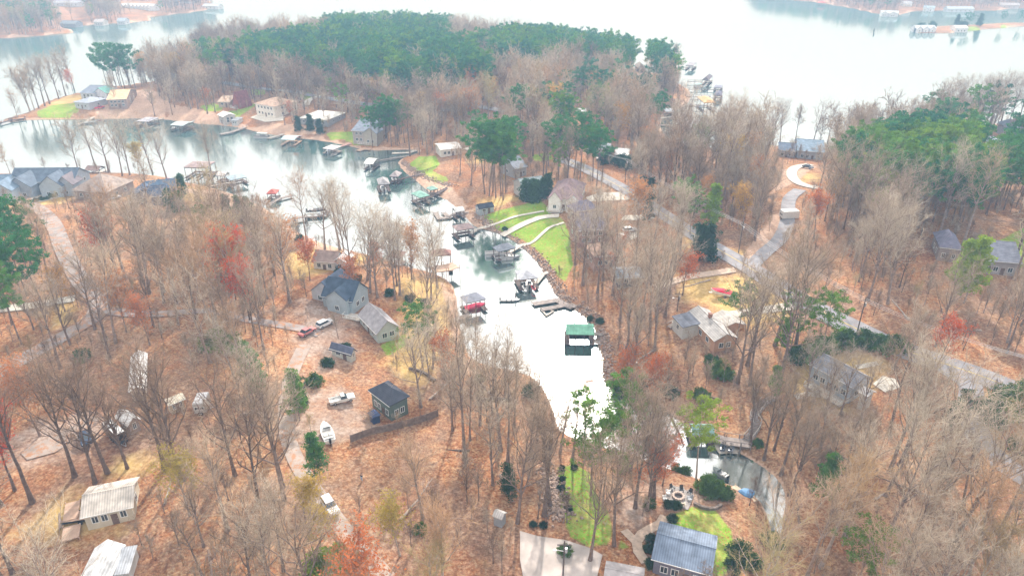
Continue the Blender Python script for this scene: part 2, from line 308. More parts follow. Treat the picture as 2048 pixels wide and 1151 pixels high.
def ground_mat():
    m, nt, N, L, b = new_mat('ground'); b.inputs['Roughness'].default_value = .95; b.inputs['Specular IOR Level'].default_value = .1
    t = N.new('ShaderNodeTexCoord'); P = t.outputs['Object']
    def noise(s, d=4, r=.6):
        n = N.new('ShaderNodeTexNoise'); n.inputs['Scale'].default_value = s; n.inputs['Detail'].default_value = d
        n.inputs['Roughness'].default_value = r; L.new(P, n.inputs['Vector']); return n.outputs['Fac']
    def ramp(f, *st):
        c = N.new('ShaderNodeValToRGB'); e = c.color_ramp.elements; e[0].position, e[0].color = st[0][0], (*st[0][1], 1)
        e[1].position, e[1].color = st[-1][0], (*st[-1][1], 1)
        for p, q in st[1:-1]: e.new(p).color = (*q, 1)
        L.new(f, c.inputs[0]); return c.outputs[0]
    def mix(f, a, c, mode='MIX'):
        x = N.new('ShaderNodeMix'); x.data_type = 'RGBA'; x.blend_type = mode
        (L.new(f, x.inputs[0]) if not isinstance(f, float) else setattr(x.inputs[0], 'default_value', f))
        L.new(a, x.inputs[6]); L.new(c, x.inputs[7]); return x.outputs[2]
    vo = N.new('ShaderNodeTexVoronoi'); vo.inputs['Scale'].default_value = 3.2; L.new(P, vo.inputs['Vector']); vs = N.new('ShaderNodeSeparateColor'); L.new(vo.outputs['Color'], vs.inputs[0])
    big, mid, fine, fin2 = noise(.028, 3), noise(.22, 5), noise(1.3, 4, .75), noise(4.5, 3, .8)
    rust = ramp(fine, (.28, (.09, .03, .015)), (.42, (.25, .08, .03)), (.55, (.40, .17, .07)), (.7, (.56, .35, .19)))
    tan = ramp(fine, (.28, (.13, .07, .045)), (.45, (.33, .19, .10)), (.7, (.58, .42, .26)))
    fbig = ramp(mix(.5, ramp(big, (0, (0, 0, 0)), (1, (1, 1, 1))), ramp(mid, (0, (0, 0, 0)), (1, (1, 1, 1)))), (.4, (0, 0, 0)), (.6, (1, 1, 1)))
    litter = mix(fbig, rust, tan)
    litter = mix(.38, litter, ramp(vs.outputs[0], (0, (.07, .025, .015)), (.35, (.25, .08, .03)), (.7, (.43, .17, .07)), (1, (.60, .46, .28))))
    soil = ramp(fine, (.28, (.07, .045, .035)), (.5, (.22, .14, .10)), (.72, (.44, .33, .26)))
    sm = ramp(noise(.075, 6, .7), (.42, (0, 0, 0)), (.6, (.75, .75, .75))); litter = mix(sm, litter, soil)
    green = mix(mid, ramp(fin2, (.3, (.06, .20, .008)), (.7, (.20, .44, .025))), ramp(fine, (.3, (.14, .24, .02)), (.75, (.42, .46, .12))))
    spk = ramp(vs.outputs[1], (.80, (0, 0, 0)), (.86, (.7, .7, .7))); green = mix(spk, green, rust)
    green = mix(ramp(noise(.16, 4), (.5, (0, 0, 0)), (.68, (.7, .7, .7))), green, ramp(fine, (.3, (.26, .22, .06)), (.7, (.50, .44, .16))))
    dry = ramp(fine, (.25, (.30, .19, .06)), (.5, (.52, .36, .14)), (.75, (.68, .52, .28)))
    clay = ramp(fine, (.25, (.30, .16, .11)), (.5, (.48, .32, .23)), (.75, (.68, .52, .41)))
    dirt = ramp(fine, (.25, (.20, .14, .11)), (.5, (.38, .29, .24)), (.75, (.56, .47, .41)))
    at1 = N.new('ShaderNodeAttribute'); at1.attribute_name = 'cover'
    sp = N.new('ShaderNodeSeparateColor'); L.new(at1.outputs['Color'], sp.inputs[0])
    def mask(src, amt, lo, hi):
        q = N.new('ShaderNodeMath'); q.operation = 'MULTIPLY_ADD'; L.new(mid, q.inputs[0]); q.inputs[1].default_value = amt
        L.new(src, q.inputs[2]); r = N.new('ShaderNodeMapRange'); r.inputs[1].default_value = lo + amt * .5; r.inputs[2].default_value = hi + amt * .5
        L.new(q.outputs[0], r.inputs[0]); return r.outputs[0]
    c = litter
    c = mix(mask(at1.outputs['Alpha'], 2.2, .30, 1.3), c, dirt)
    c = mix(mask(sp.outputs[1], 1.4, .35, 1.0), c, dry)
    c = mix(mask(sp.outputs[2], .8, .45, .65), c, clay)
    c = mix(mask(sp.outputs[0], .5, .4, .6), c, green)
    vv = N.new('ShaderNodeMapRange'); vv.inputs[1].default_value = .35; vv.inputs[2].default_value = .65; vv.inputs[3].default_value = .78; vv.inputs[4].default_value = 1.18; L.new(noise(.045, 5, .65), vv.inputs[0])
    vm = N.new('ShaderNodeVectorMath'); vm.operation = 'SCALE'; L.new(c, vm.inputs[0]); L.new(vv.outputs[0], vm.inputs['Scale'])
    L.new(vm.outputs[0], b.inputs['Base Color'])
    bm = N.new('ShaderNodeBump'); bm.inputs['Strength'].default_value = .35; bm.inputs['Distance'].default_value = .12
    L.new(fine, bm.inputs['Height']); L.new(bm.outputs[0], b.inputs['Normal'])
    return m
gm = fast_mesh('ground', GP, GF, [ground_mat()], smooth=True)
ca = gm.color_attributes.new('cover', 'FLOAT_COLOR', 'POINT'); ca.data.foreach_set('color', CV.astype(np.float32).ravel())
tag(link('ground', gm), 'leaf covered ground with lawns and clay banks', 'ground', kind='structure')

def water_mat():
    m, nt, N, L, b = new_mat('lake_water'); b.inputs['Base Color'].default_value = (.075, .145, .14, 1)
    b.inputs['Roughness'].default_value = .6; b.inputs['Specular IOR Level'].default_value = 0
    g = N.new('ShaderNodeBsdfGlossy'); g.inputs['Roughness'].default_value = .085; g.inputs['Color'].default_value = (1, .995, .99, 1)
    t = N.new('ShaderNodeTexCoord'); mp = N.new('ShaderNodeMapping'); mp.inputs['Scale'].default_value = (1, .45, 1)
    L.new(t.outputs['Object'], mp.inputs[0]); n = N.new('ShaderNodeTexNoise'); n.inputs['Scale'].default_value = .9; n.inputs['Detail'].default_value = 3
    L.new(mp.outputs[0], n.inputs['Vector']); n2 = N.new('ShaderNodeTexNoise'); n2.inputs['Scale'].default_value = .012; n2.inputs['Detail'].default_value = 3
    L.new(mp.outputs[0], n2.inputs['Vector'])
    rg = N.new('ShaderNodeMapRange'); rg.inputs[1].default_value = .4; rg.inputs[2].default_value = .62; rg.inputs[3].default_value = .02; rg.inputs[4].default_value = .22
    L.new(n2.outputs['Fac'], rg.inputs[0])
    bm = N.new('ShaderNodeBump'); bm.inputs['Distance'].default_value = .1; L.new(rg.outputs[0], bm.inputs['Strength']); L.new(n.outputs['Fac'], bm.inputs['Height'])
    L.new(bm.outputs[0], g.inputs['Normal'])
    fr = N.new('ShaderNodeFresnel'); fr.inputs['IOR'].default_value = 10.0
    ms = N.new('ShaderNodeMixShader'); L.new(fr.outputs[0], ms.inputs[0]); L.new(b.outputs[0], ms.inputs[1]); L.new(g.outputs[0], ms.inputs[2])
    L.new(ms.outputs[0], N['Material Output'].inputs[0]); return m
w = fast_mesh('lake_water', [(-16000, -200, 0), (16000, -200, 0), (16000, 22000, 0), (-16000, 22000, 0)], [(0, 1, 2, 3)], [water_mat()])
tag(link('lake_water', w), 'calm pale lake water mirroring the sky', 'lake', kind='structure')

# ------------------------------------------------------------ roads and paths
def leafy(name, c, amt):
    m = mat(name, c, .9, var=.25, scale=.4); nt = m.node_tree; N, L = nt.nodes, nt.links; b = N['Principled BSDF']; src = b.inputs['Base Color'].links[0].from_socket
    t = N.new('ShaderNodeTexCoord'); n = N.new('ShaderNodeTexNoise'); n.inputs['Scale'].default_value = .55; n.inputs['Detail'].default_value = 8; n.inputs['Roughness'].default_value = .75; L.new(t.outputs['Object'], n.inputs['Vector'])
    r = N.new('ShaderNodeMapRange'); r.inputs[1].default_value = 1 - amt; r.inputs[2].default_value = 1.08 - amt; r.inputs[4].default_value = .85; L.new(n.outputs['Fac'], r.inputs[0])
    x = N.new('ShaderNodeMix'); x.data_type = 'RGBA'; L.new(r.outputs[0], x.inputs[0]); L.new(src, x.inputs[6]); x.inputs[7].default_value = (.40, .19, .09, 1); L.new(x.outputs[2], b.inputs['Base Color']); return m
ASPH = leafy('asphalt', (.29, .28, .30), .42)
LANE = leafy('leafy_lane', (.32, .28, .27), .50)
YARD = mat('worn_asphalt', (.48, .42, .39), .9, var=.35, scale=.25)
CONC = mat('concrete', (.62, .57, .50), .9, var=.15, scale=.8)
GRAV = leafy('gravel', (.38, .31, .27), .5)
PATHM = mat('path_gravel', (.55, .42, .33), .95, var=.25, scale=1.5)
YEL = mat('road_paint', (.65, .48, .12), .8, var=.3, scale=2)
ROADS = []
def resample(w, step):
    w = np.asarray(w)[:, :2]; seg = np.hypot(*np.diff(w, axis=0).T); s = np.concatenate([[0], np.cumsum(seg)])
    n = max(2, int(s[-1] / step)); q = np.linspace(0, s[-1], n)
    return np.stack([np.interp(q, s, w[:, 0]), np.interp(q, s, w[:, 1])], 1)
def ribbon(name, label, px, width, m, lift=.06, off=0.0, keep=True, kind='structure'):
    w = resample(smooth_poly(at(smooth_poly(px, False, 4))[:, :2], False, 1), 2.0)
    d = np.gradient(w, axis=0); d /= np.linalg.norm(d, axis=1)[:, None] + 1e-9; nn = np.stack([-d[:, 1], d[:, 0]], 1)
    us = np.linspace(-.5, .5, 5); V = []
    for u in us:
        q = w + nn * (u * width + off); z = np.maximum(height(q), .05) + lift + .0009 * np.hypot(q[:, 0], q[:, 1])
        V.append(np.column_stack([q, z]))
    V = np.stack(V, 1); n = len(w); i = np.arange(n * 5).reshape(n, 5)
    F = np.stack([i[:-1, :-1], i[1:, :-1], i[1:, 1:], i[:-1, 1:]], -1).reshape(-1, 4)
    o = link(name, fast_mesh(name, V.reshape(-1, 3), F, [m])); tag(o, label, None, kind=kind)
    if keep: ROADS.append((w, width / 2 + 1.8))
    return w
MAIN = [(1120, 318), (1170, 338), (1235, 372), (1290, 405), (1350, 445), (1420, 490), (1480, 525), (1540, 562), (1620, 612), (1700, 652), (1780, 690), (1870, 722), (1960, 752), (2060, 792), (2150, 830)]
ribbon('road', 'grey two lane road running diagonally through the woods', MAIN, 6.0, ASPH)
ribbon('road_line', 'worn yellow centre line of the main road', MAIN, .22, YEL, .075, keep=False)
ribbon('side_road', 'grey side road branching from the main road', [(1500, 535), (1530, 505), (1560, 478), (1575, 440), (1578, 400), (1600, 380)], 4.6, ASPH, .05)
ribbon('curved_driveway', 'pale driveway looping to the lakeside house', [(1640, 378), (1600, 368), (1583, 352), (1590, 336), (1620, 330)], 4, CONC, .05)
ribbon('sand_driveway', 'sandy lane from main road', [(1470, 540), (1420, 548), (1370, 556), (1310, 575)], 3, PATHM, .05)
ribbon('house_driveway', 'concrete drive beside the brick house', [(1590, 612), (1540, 618), (1490, 625), (1440, 632)], 3.2, CONC, .05)
ribbon('left_road', 'grey road curving through the left woods', [(40, 396), (80, 420), (108, 450), (128, 500), (160, 560), (195, 600), (190, 632), (150, 660), (70, 705), (0, 745), (-80, 780)], 4.8, LANE)
ribbon('left_driveway', 'pale drive crossing to the left road', [(-30, 622), (60, 612), (150, 597)], 4.0, CONC, .05)
ribbon('wood_lane', 'narrow grey lane through the left wood', [(195, 618), (260, 628), (330, 628), (420, 622), (500, 640), (590, 655), (640, 668)], 3.2, LANE, .05)
ribbon('gravel_lane', 'gravel lane running through the near woods', [(610, 690), (580, 760), (572, 850), (590, 915), (625, 975), (670, 1035), (715, 1095), (765, 1145), (800, 1200)], 3.0, GRAV, .05)
ribbon('far_road', 'grey road through the far peninsula', [(440, 165), (520, 178), (580, 184), (640, 195), (720, 208), (800, 218), (880, 222), (960, 215), (1010, 225)], 5.5, ASPH, .05)
ribbon('far_driveway', 'pale driveway near the far houses', [(650, 190), (620, 200), (612, 212)], 4, CONC, .07)
ribbon('white_driveway', 'white driveway beside the rear lane', [(930, 300), (960, 294), (1030, 288)], 4, CONC, .05)
ribbon('near_right_driveway', 'grey driveway on the right edge', [(1890, 735), (1940, 770), (1940, 820), (1960, 880), (2010, 930), (2100, 985)], 4.6, ASPH, .05)
ribbon('lawn_path', 'pale path crossing the top of green lawn', [(955, 459), (990, 449), (1030, 434), (1088, 423)], 1.3, CONC, .07, keep=False)
ribbon('lawn_ramp', 'wide pale concrete ramp down the green lawn', [(1004, 472), (1040, 452), (1080, 436), (1118, 432)], 3.0, CONC, .08, keep=False)
ribbon('lawn_walk', 'narrow pale walk curving down the green lawn', [(1035, 492), (1062, 487), (1082, 470), (1100, 455), (1128, 446)], 1.3, CONC, .07, keep=False)
ribbon('garden_path', 'brown garden path below the fire pit', [(1330, 1032), (1318, 1050), (1290, 1062), (1272, 1085), (1280, 1110), (1292, 1125)], 1.8, PATHM, .07, keep=False)
ribbon('garden_spur', 'brown garden path to the asphalt yard', [(1248, 1060), (1262, 1078), (1278, 1090)], 1.6, PATHM, .07, keep=False)
ribbon('house_path', 'white curved path by the grey house', [(1712, 735), (1735, 738), (1755, 727)], 1.4, CONC, .07, keep=False)
ribbon('rear_path', 'pale path below the grey house', [(1590, 795), (1620, 788), (1650, 792)], 1.6, CONC, .07, keep=False)
from mathutils.geometry import tessellate_polygon
def patch(name, label, px, m, lift=.16, free=True):
    w = at(px, lift); F = tessellate_polygon([[Vector(p) for p in w]])
    F = [f if np.cross(w[f[1]] - w[f[0]], w[f[2]] - w[f[0]])[2] > 0 else f[::-1] for f in F]
    o = link(name, fast_mesh(name, w, F, [m])); tag(o, label, None, kind='structure')
    c = w.mean(0)
    if free: OPEN.append(px)
    return o
OPEN = [  # pixel outlines (on the ground) where no random tree stands
 GREEN[0], [(950, 395), (1180, 380), (1180, 440), (1150, 560), (1100, 545), (990, 462)], GREEN[1], [(1200, 1000), (1240, 980), (1260, 1120), (1210, 1120)],
 [(1300, 960), (1400, 960), (1500, 1000), (1500, 1180), (1290, 1180), (1300, 1040)], [(1030, 1060), (1300, 1060), (1300, 1300), (1020, 1300)],
 [(1345, 545), (1580, 560), (1640, 640), (1520, 690), (1480, 720), (1350, 700), (1335, 640)], [(600, 880), (740, 880), (880, 850), (930, 900), (900, 1000), (680, 1010), (590, 960)],
 [(0, 830), (240, 820), (320, 900), (280, 950), (300, 1080), (120, 1200), (0, 1120)], [(560, 495), (740, 505), (760, 535), (620, 560), (560, 550)], [(600, 540), (740, 560), (840, 640), (830, 700), (760, 720), (620, 640)],
 [(0, 350), (300, 350), (420, 378), (470, 400), (330, 410), (150, 410), (0, 425)], [(790, 320), (890, 308), (960, 360), (960, 440), (880, 400)], [(1570, 335), (1650, 330), (1660, 380), (1590, 420), (1540, 430)],
 [(60, 238), (90, 205), (180, 180), (300, 172), (330, 212), (430, 232), (520, 240), (640, 262), (760, 285), (760, 300), (500, 262), (300, 240)],
 [(610, 690), (720, 680), (740, 740), (830, 760), (830, 850), (640, 890), (600, 800)], [(1610, 700), (1760, 700), (1760, 830), (1640, 830)], [(1960, 790), (2100, 800), (2100, 950), (2000, 900)],
 [(870, 285), (960, 285), (950, 310), (880, 312)], [(1440, 280), (1540, 280), (1690, 290), (1690, 305), (1440, 300)], [(1420, 490), (1540, 500), (1500, 530), (1440, 520)], [(1360, 470), (1440, 470), (1440, 530), (1350, 540)], [(860, 550), (915, 560), (925, 620), (880, 620)],
 [(235, 690), (300, 690), (420, 780), (420, 850), (230, 830)], [(1800, 70), (2100, 60), (2100, 40), (1800, 50)], [(1210, 440), (1300, 440), (1300, 580), (1210, 580)],
 [(95, 1080), (260, 1060), (260, 1250), (100, 1250)], [(1950, 440), (2100, 430), (2100, 530), (1990, 520)], [(240, 0), (330, 0), (330, 16), (240, 16)]]
patch('asphalt_yard', 'grey asphalt turning area below the lawn', [(1040, 1062), (1075, 1072), (1130, 1080), (1180, 1096), (1205, 1110), (1190, 1170), (1180, 1230), (1060, 1230), (1040, 1120)], YARD)
patch('patio', 'grey stone fire pit patio above the creek', [(1324, 998), (1342, 972), (1360, 974), (1388, 990), (1376, 1020), (1350, 1012)], mat('patio_stone', (.33, .30, .29), .9, var=.3, scale=2.5))
patch('tan_driveway', 'tan concrete pad behind the trees', [(1172, 395), (1200, 386), (1260, 384), (1290, 392), (1262, 400), (1210, 402), (1176, 404)], CONC)
patch('parking_pad', 'pale concrete pad on the road side', [(1240, 440), (1250, 431), (1300, 430), (1310, 437), (1270, 441)], CONC)
patch('car_pad', 'pale pad under the parked cars', [(1228, 478), (1242, 466), (1275, 464), (1278, 474), (1250, 484)], CONC)
patch('lakeside_pad', 'white concrete drive before the grey lakeside houses', [(45, 402), (95, 385), (140, 376), (150, 384), (110, 398), (60, 408)], CONC)
patch('gravel_yard', 'pale gravel yard in left woods', [(40, 905), (90, 880), (150, 850), (185, 830), (205, 838), (165, 870), (110, 905), (55, 920)], GRAV)
patch('white_pad', 'white concrete pad beside the grey house', [(1745, 768), (1765, 752), (1790, 758), (1800, 775), (1770, 785)], CONC)
patch('marina_pad', 'pale pad above the far house', [(500, 236), (520, 228), (570, 234), (566, 242), (530, 245)], CONC, .3)

# ------------------------------------------------------------ tree meshes
def frames(D):
    up = np.where(np.abs(D[..., 2:3]) > .9, np.array([1., 0, 0]), np.array([0, 0, 1.]))
    a = np.cross(D, up); a /= np.linalg.norm(a, axis=-1, keepdims=True) + 1e-9
    return a, np.cross(D, a)
def tubes(P, Rr, sides):
    n, m, _ = P.shape; D = np.gradient(P, axis=1) if m > 2 else np.repeat(P[:, 1:] - P[:, :1], 2, 1)
    D = D / (np.linalg.norm(D, axis=-1, keepdims=True) + 1e-9); a, b = frames(D)
    th = np.arange(sides) * 2 * np.pi / sides
    ring = a[:, :, None] * np.cos(th)[None, None, :, None] + b[:, :, None] * np.sin(th)[None, None, :, None]
    V = P[:, :, None] + ring * Rr[:, :, None, None]
    i = np.arange(n * m * sides).reshape(n, m, sides); j = np.roll(i, -1, 2)
    F = np.stack([i[:, :-1], j[:, :-1], j[:, 1:], i[:, 1:]], -1).reshape(-1, 4)
    return V.reshape(-1, 3), F
def spikes(A, B, r):
    """three-sided tapering twigs from A to B, as quads whose last corner repeats the tip fan"""
    D = B - A; D = D / (np.linalg.norm(D, axis=1, keepdims=True) + 1e-9); a, b = frames(D)
    th = np.arange(3) * 2 * np.pi / 3; r = np.broadcast_to(r, (len(A),))
    V = np.empty((len(A), 4, 3))
    for k in range(3): V[:, k] = A + (a * np.cos(th[k]) + b * np.sin(th[k])) * r[:, None]
    V[:, 3] = B; i = np.arange(len(A) * 4).reshape(-1, 4)
    F = np.concatenate([i[:, [0, 1, 3]], i[:, [1, 2, 3]], i[:, [2, 0, 3]]])
    return V.reshape(-1, 3), F
def q2t(F): return np.concatenate([F[:, [0, 1, 2]], F[:, [0, 2, 3]]])
def merge(parts):
    V, F, o = [], [], 0
    for v, f in parts:
        f = q2t(f) if f.shape[1] == 4 else f
        V.append(v); F.append(f + o); o += len(v)
    return np.concatenate(V), np.concatenate(F)
def unit(v): return v / (np.linalg.norm(v, axis=-1, keepdims=True) + 1e-9)
def sprout(rng, P, Rr, per, t0, ang, lenf, rad, m, up=.2, wob=.12):
    """children along parent curves P (n,m,3): returns curves and radii"""
    n, mm, _ = P.shape; t = t0 + (1 - t0) * (np.arange(per)[None] + rng.random((n, per))) / per
    k = t * (mm - 1); k0 = np.clip(k.astype(int), 0, mm - 2); fr = (k - k0)[..., None]
    ii = np.arange(n)[:, None]; S = P[ii, k0] * (1 - fr) + P[ii, k0 + 1] * fr; D = unit(P[ii, k0 + 1] - P[ii, k0])
    a, b = frames(D); ph = np.arange(per)[None] * 2.4 + rng.random((n, 1)) * 6.28 + rng.random((n, per)) * 1.2
    an = ang + rng.normal(0, .18, (n, per))
    d = D * np.cos(an)[..., None] + (a * np.cos(ph)[..., None] + b * np.sin(ph)[..., None]) * np.sin(an)[..., None]
    d[..., 2] += up; d = unit(d); Ln = lenf(t, n) if callable(lenf) else lenf; Ln = Ln * (.7 + .6 * rng.random((n, per)))
    C = [S]; cur = d
    for q in range(1, m):
        cur = unit(cur + rng.normal(0, wob, cur.shape) + np.array([0, 0, up * .35])); C.append(C[-1] + cur * (Ln / (m - 1))[..., None])
    C = np.stack(C, 2).reshape(n * per, m, 3)
    r0 = (Rr[ii, k0] * rad).reshape(-1); RR = r0[:, None] * np.linspace(1, .25, m)[None]
    return C, RR
def bare_tree(seed, H=23.0, form='oak', twig=1.0, tw_r=.0155, lod=0):
    rng = np.random.default_rng(seed); m = 9; z = np.linspace(-.5, H * .84, m); lean = rng.normal(0, .035, 2)
    wob = np.cumsum(rng.normal(0, .16, (m, 2)), 0) * np.linspace(0, 1, m)[:, None]
    P = np.column_stack([lean[0] * z + wob[:, 0], lean[1] * z + wob[:, 1], z])[None]; r0 = H * (.0115 + .004 * rng.random())
    Rr = (r0 * (1 - .82 * (np.linspace(0, 1, m)) ** .9) + r0 * .5 * np.exp(-np.linspace(0, 1, m) * 14))[None]
    t0, ang, n1, sp = {'oak': (.36, .85, 16, .40), 'vase': (.30, .58, 14, .42), 'tall': (.50, .72, 13, .30), 'young': (.22, .75, 16, .34)}[form]
    prof = lambda t, n: H * sp * (.35 + 1.0 * np.sin(np.clip((t - t0) / (1 - t0), 0, 1) * 2.3 + .55)) * .78
    L1, R1 = sprout(rng, P, Rr, n1, t0, ang, prof, .48, 6, up=.35, wob=.2)
    n2 = 5 if lod else 7
    L2, R2 = sprout(rng, L1, R1, n2, .22, .75, H * .115, .5, 4, up=.16, wob=.2)
    L2b, R2b = sprout(rng, P[:, m // 2:], Rr[:, m // 2:], 8, .3, .9, H * .11, .35, 4, up=.25)
    L2 = np.concatenate([L2, L2b]); R2 = np.concatenate([R2, R2b])
    n3 = 4 if lod else 7
    L3, R3 = sprout(rng, L2, R2, n3, .15, .7, H * .058, .55, 3, up=.1, wob=.2)
    R1 = R1 * 1.25; trunk = merge([tubes(P, Rr * 1.08, 7), tubes(L1, R1, 5)])
    k = max(1, int((2 if lod else 3) * twig)); n = len(L3)
    t = rng.random((n, k, 1)); S = np.where(t < .5, L3[:, None, 0] * (1 - 2 * t) + L3[:, None, 1] * 2 * t, L3[:, None, 1] * (2 - 2 * t) + L3[:, None, 2] * (2 * t - 1))
    D = unit(unit(L3[:, None, 2] - L3[:, None, 0]) + rng.normal(0, .55, (n, k, 3)) + np.array([0, 0, .12]))
    E = S + D * (H * .040 * (.5 + rng.random((n, k, 1))))
    sv = spikes(S.reshape(-1, 3), E.reshape(-1, 3), tw_r)
    s3 = spikes(L3[:, 0], L3[:, 1], np.maximum(R3[:, 0], tw_r * 1.1)); s3b = spikes(L3[:, 1], L3[:, 2], np.maximum(R3[:, 1], tw_r))
    crown = merge([tubes(L2, np.maximum(R2 * 1.4, tw_r * 1.8), 3), s3, s3b, sv])
    return trunk, crown, E.reshape(-1, 3), P[0], Rr[0]
def leaves(rng, C, n, spread, size, squash=1.0, flat=.5):
    """n small leaf faces round every centre C"""
    k = len(C); q = rng.normal(0, 1, (k, n, 3)); q = unit(q) * (rng.random((k, n, 1)) ** .45) * spread * np.array([1, 1, squash])
    c = (C[:, None] + q).reshape(-1, 3); N_ = len(c)
    u = unit(rng.normal(0, 1, (N_, 3)) * np.array([1, 1, flat])); a, b = frames(u)
    s = size * (.6 + .8 * rng.random((N_, 1))); ph = rng.random((N_, 1)) * 6.28
    a2 = a * np.cos(ph) + u * np.sin(ph); V = np.stack([c + u * s * .7, c - u * s * .3 + b * s * .45, c - u * s * .3 - b * s * .45 + a2 * s * .2], 1)
    return V.reshape(-1, 3), np.arange(N_ * 3).reshape(-1, 3)
def pine_tree(seed, H=24.0, lod=0, form='pine'):
    rng = np.random.default_rng(seed); m = 8; z = np.linspace(-.5, H, m); lean = rng.normal(0, .02, 2)
    wob = np.cumsum(rng.normal(0, .1, (m, 2)), 0); P = np.column_stack([lean[0] * z + wob[:, 0], lean[1] * z + wob[:, 1], z])[None]
    r0 = H * .012; Rr = (r0 * (1 - .88 * np.linspace(0, 1, m)))[None]
    if form == 'pine': t0, n1, sp = (.52 if not lod else .44), 36 if not lod else 26, .21
    elif form == 'young': t0, n1, sp = .22, 34 if not lod else 20, .17
    else: t0, n1, sp = .06, 40, .20            # cedar: foliage to the ground
    def prof(t, n):
        u = np.clip((t - t0) / (1 - t0), 0, 1)
        return H * sp * ((.55 + .75 * np.sin(u * 2.6 + .35)) if form == 'pine' else (1.15 - .95 * u))
    L1, R1 = sprout(rng, P, Rr, n1, t0, 1.25, prof, .28, 5, up=.05 if form == 'pine' else .12, wob=.15)
    tip = L1[:, -1]; mid = L1[:, 3]; inn = L1[:, 2]
    C = np.concatenate([tip, tip + rng.normal(0, .5, tip.shape), mid + rng.normal(0, .7, mid.shape), inn + rng.normal(0, .5, inn.shape), P[0, -1][None] + rng.normal(0, .4, (4, 3))])
    if lod: C = np.concatenate([tip, mid, P[0, -1][None]]); lv = leaves(rng, C, 26, 1.35, .6, .75)
    else: lv = leaves(rng, C, 34 if form == 'pine' else 32, .95 if form != 'cedar' else .8, .38 if form != 'cedar' else .3, .65)
    trunk = merge([tubes(P, Rr, 7), tubes(L1, np.maximum(R1, .02), 4)])
    return trunk, lv
BARK = tone_mat('bark', [(0, (.13, .09, .075)), (.5, (.26, .19, .16)), (1, (.44, .37, .32))], nscale=1.5)
TWIG = tone_mat('twigs', [(0, (.20, .125, .085)), (.35, (.33, .245, .175)), (.6, (.49, .405, .31)), (.8, (.44, .26, .14)), (1, (.40, .34, .16))], nscale=.3, nvar=.25)
NEED = tone_mat('needles', [(0, (.02, .12, .085)), (.35, (.06, .21, .06)), (.6, (.17, .29, .04)), (1, (.32, .42, .04))], transl=.3, nscale=.5, nvar=.45)
LEAF = tone_mat('autumn_leaves', [(0, (.62, .07, .03)), (.3, (.68, .16, .05)), (.55, (.55, .24, .10)), (.8, (.62, .40, .10)), (1, (.40, .42, .08))], transl=.3, nscale=.6)
BUSH = tone_mat('bush_leaves', [(0, (.02, .06, .035)), (.4, (.06, .13, .04)), (.7, (.15, .26, .04)), (1, (.34, .44, .06))], transl=.25, nscale=.9, nvar=.4)
IVY = mat('ivy', (.03, .10, .03), .8, var=.4, scale=2)
TW = {}
def reg(key, trunk, crown, cmat):
    TW.setdefault(key, []).append((fast_mesh('trunk', *trunk, [BARK]), fast_mesh('crown', *crown, [cmat])))
forms = ['oak', 'vase', 'tall', 'oak', 'tall', 'young', 'vase', 'tall']
for i, f in enumerate(forms):
    t, c, E, P, r = bare_tree(100 + i, 23 if f != 'young' else 15, f); reg('bare', t, c, TWIG)
    if i < 4:
        rng = np.random.default_rng(50 + i); k = rng.choice(len(E), min(1300, len(E)), False)
        lv = leaves(rng, E[k], 4, .45, .34); TW.setdefault('rust', []).append((TW['bare'][-1][0], fast_mesh('crown', *merge([c, lv]), [TWIG, LEAF], midx=np.r_[np.zeros(len(c[1])if c[1].shape[1]==3 else 0, int), np.ones(len(lv[1]), int)])))
for i, f in enumerate(['oak', 'vase', 'tall', 'oak', 'young']):
    t, c, E, P, r = bare_tree(200 + i, 22 if f != 'young' else 15, f, tw_r=.042, lod=1); reg('bare_far', t, c, TWIG)
for i in range(5): reg('pine', *pine_tree(300 + i), NEED)
for i in range(3): reg('young_pine', *pine_tree(320 + i, 15, 0, 'young'), NEED)
for i in range(4): reg('pine_far', *pine_tree(340 + i, 24, 1), NEED)
for i in range(2): reg('cedar', *pine_tree(360 + i, 8, 0, 'cedar'), BUSH)
def shrub(seed, r=1.5):
    rng = np.random.default_rng(seed); k = 60; q = unit(rng.normal(0, 1, (k, 3))); q[:, 2] = np.abs(q[:, 2])
    C = q * r * (.45 + .5 * rng.random((k, 1))) * np.array([1, 1, 1.1]) + np.array([0, 0, r * .15])
    st = spikes(np.zeros((14, 3)) + rng.normal(0, .12, (14, 3)) * [1, 1, 0], C[:14], .05)
    return st, leaves(rng, C, 40, r * .3, r * .13)
for i in range(4): reg('shrub', *shrub(400 + i), BUSH)
def log_mesh(seed):
    rng = np.random.default_rng(seed); x = np.linspace(0, 11, 7); P = np.column_stack([x, np.cumsum(rng.normal(0, .12, 7)), .2 + 0 * x])[None]; Rr = np.linspace(.26, .09, 7)[None]
    L1, R1 = sprout(rng, P, Rr, 7, .45, .8, 2.2, .4, 3, up=.2); return merge([tubes(P, Rr, 7)]), merge([tubes(L1, R1, 4)])
for i in range(3): reg('log', *log_mesh(480 + i), BARK)
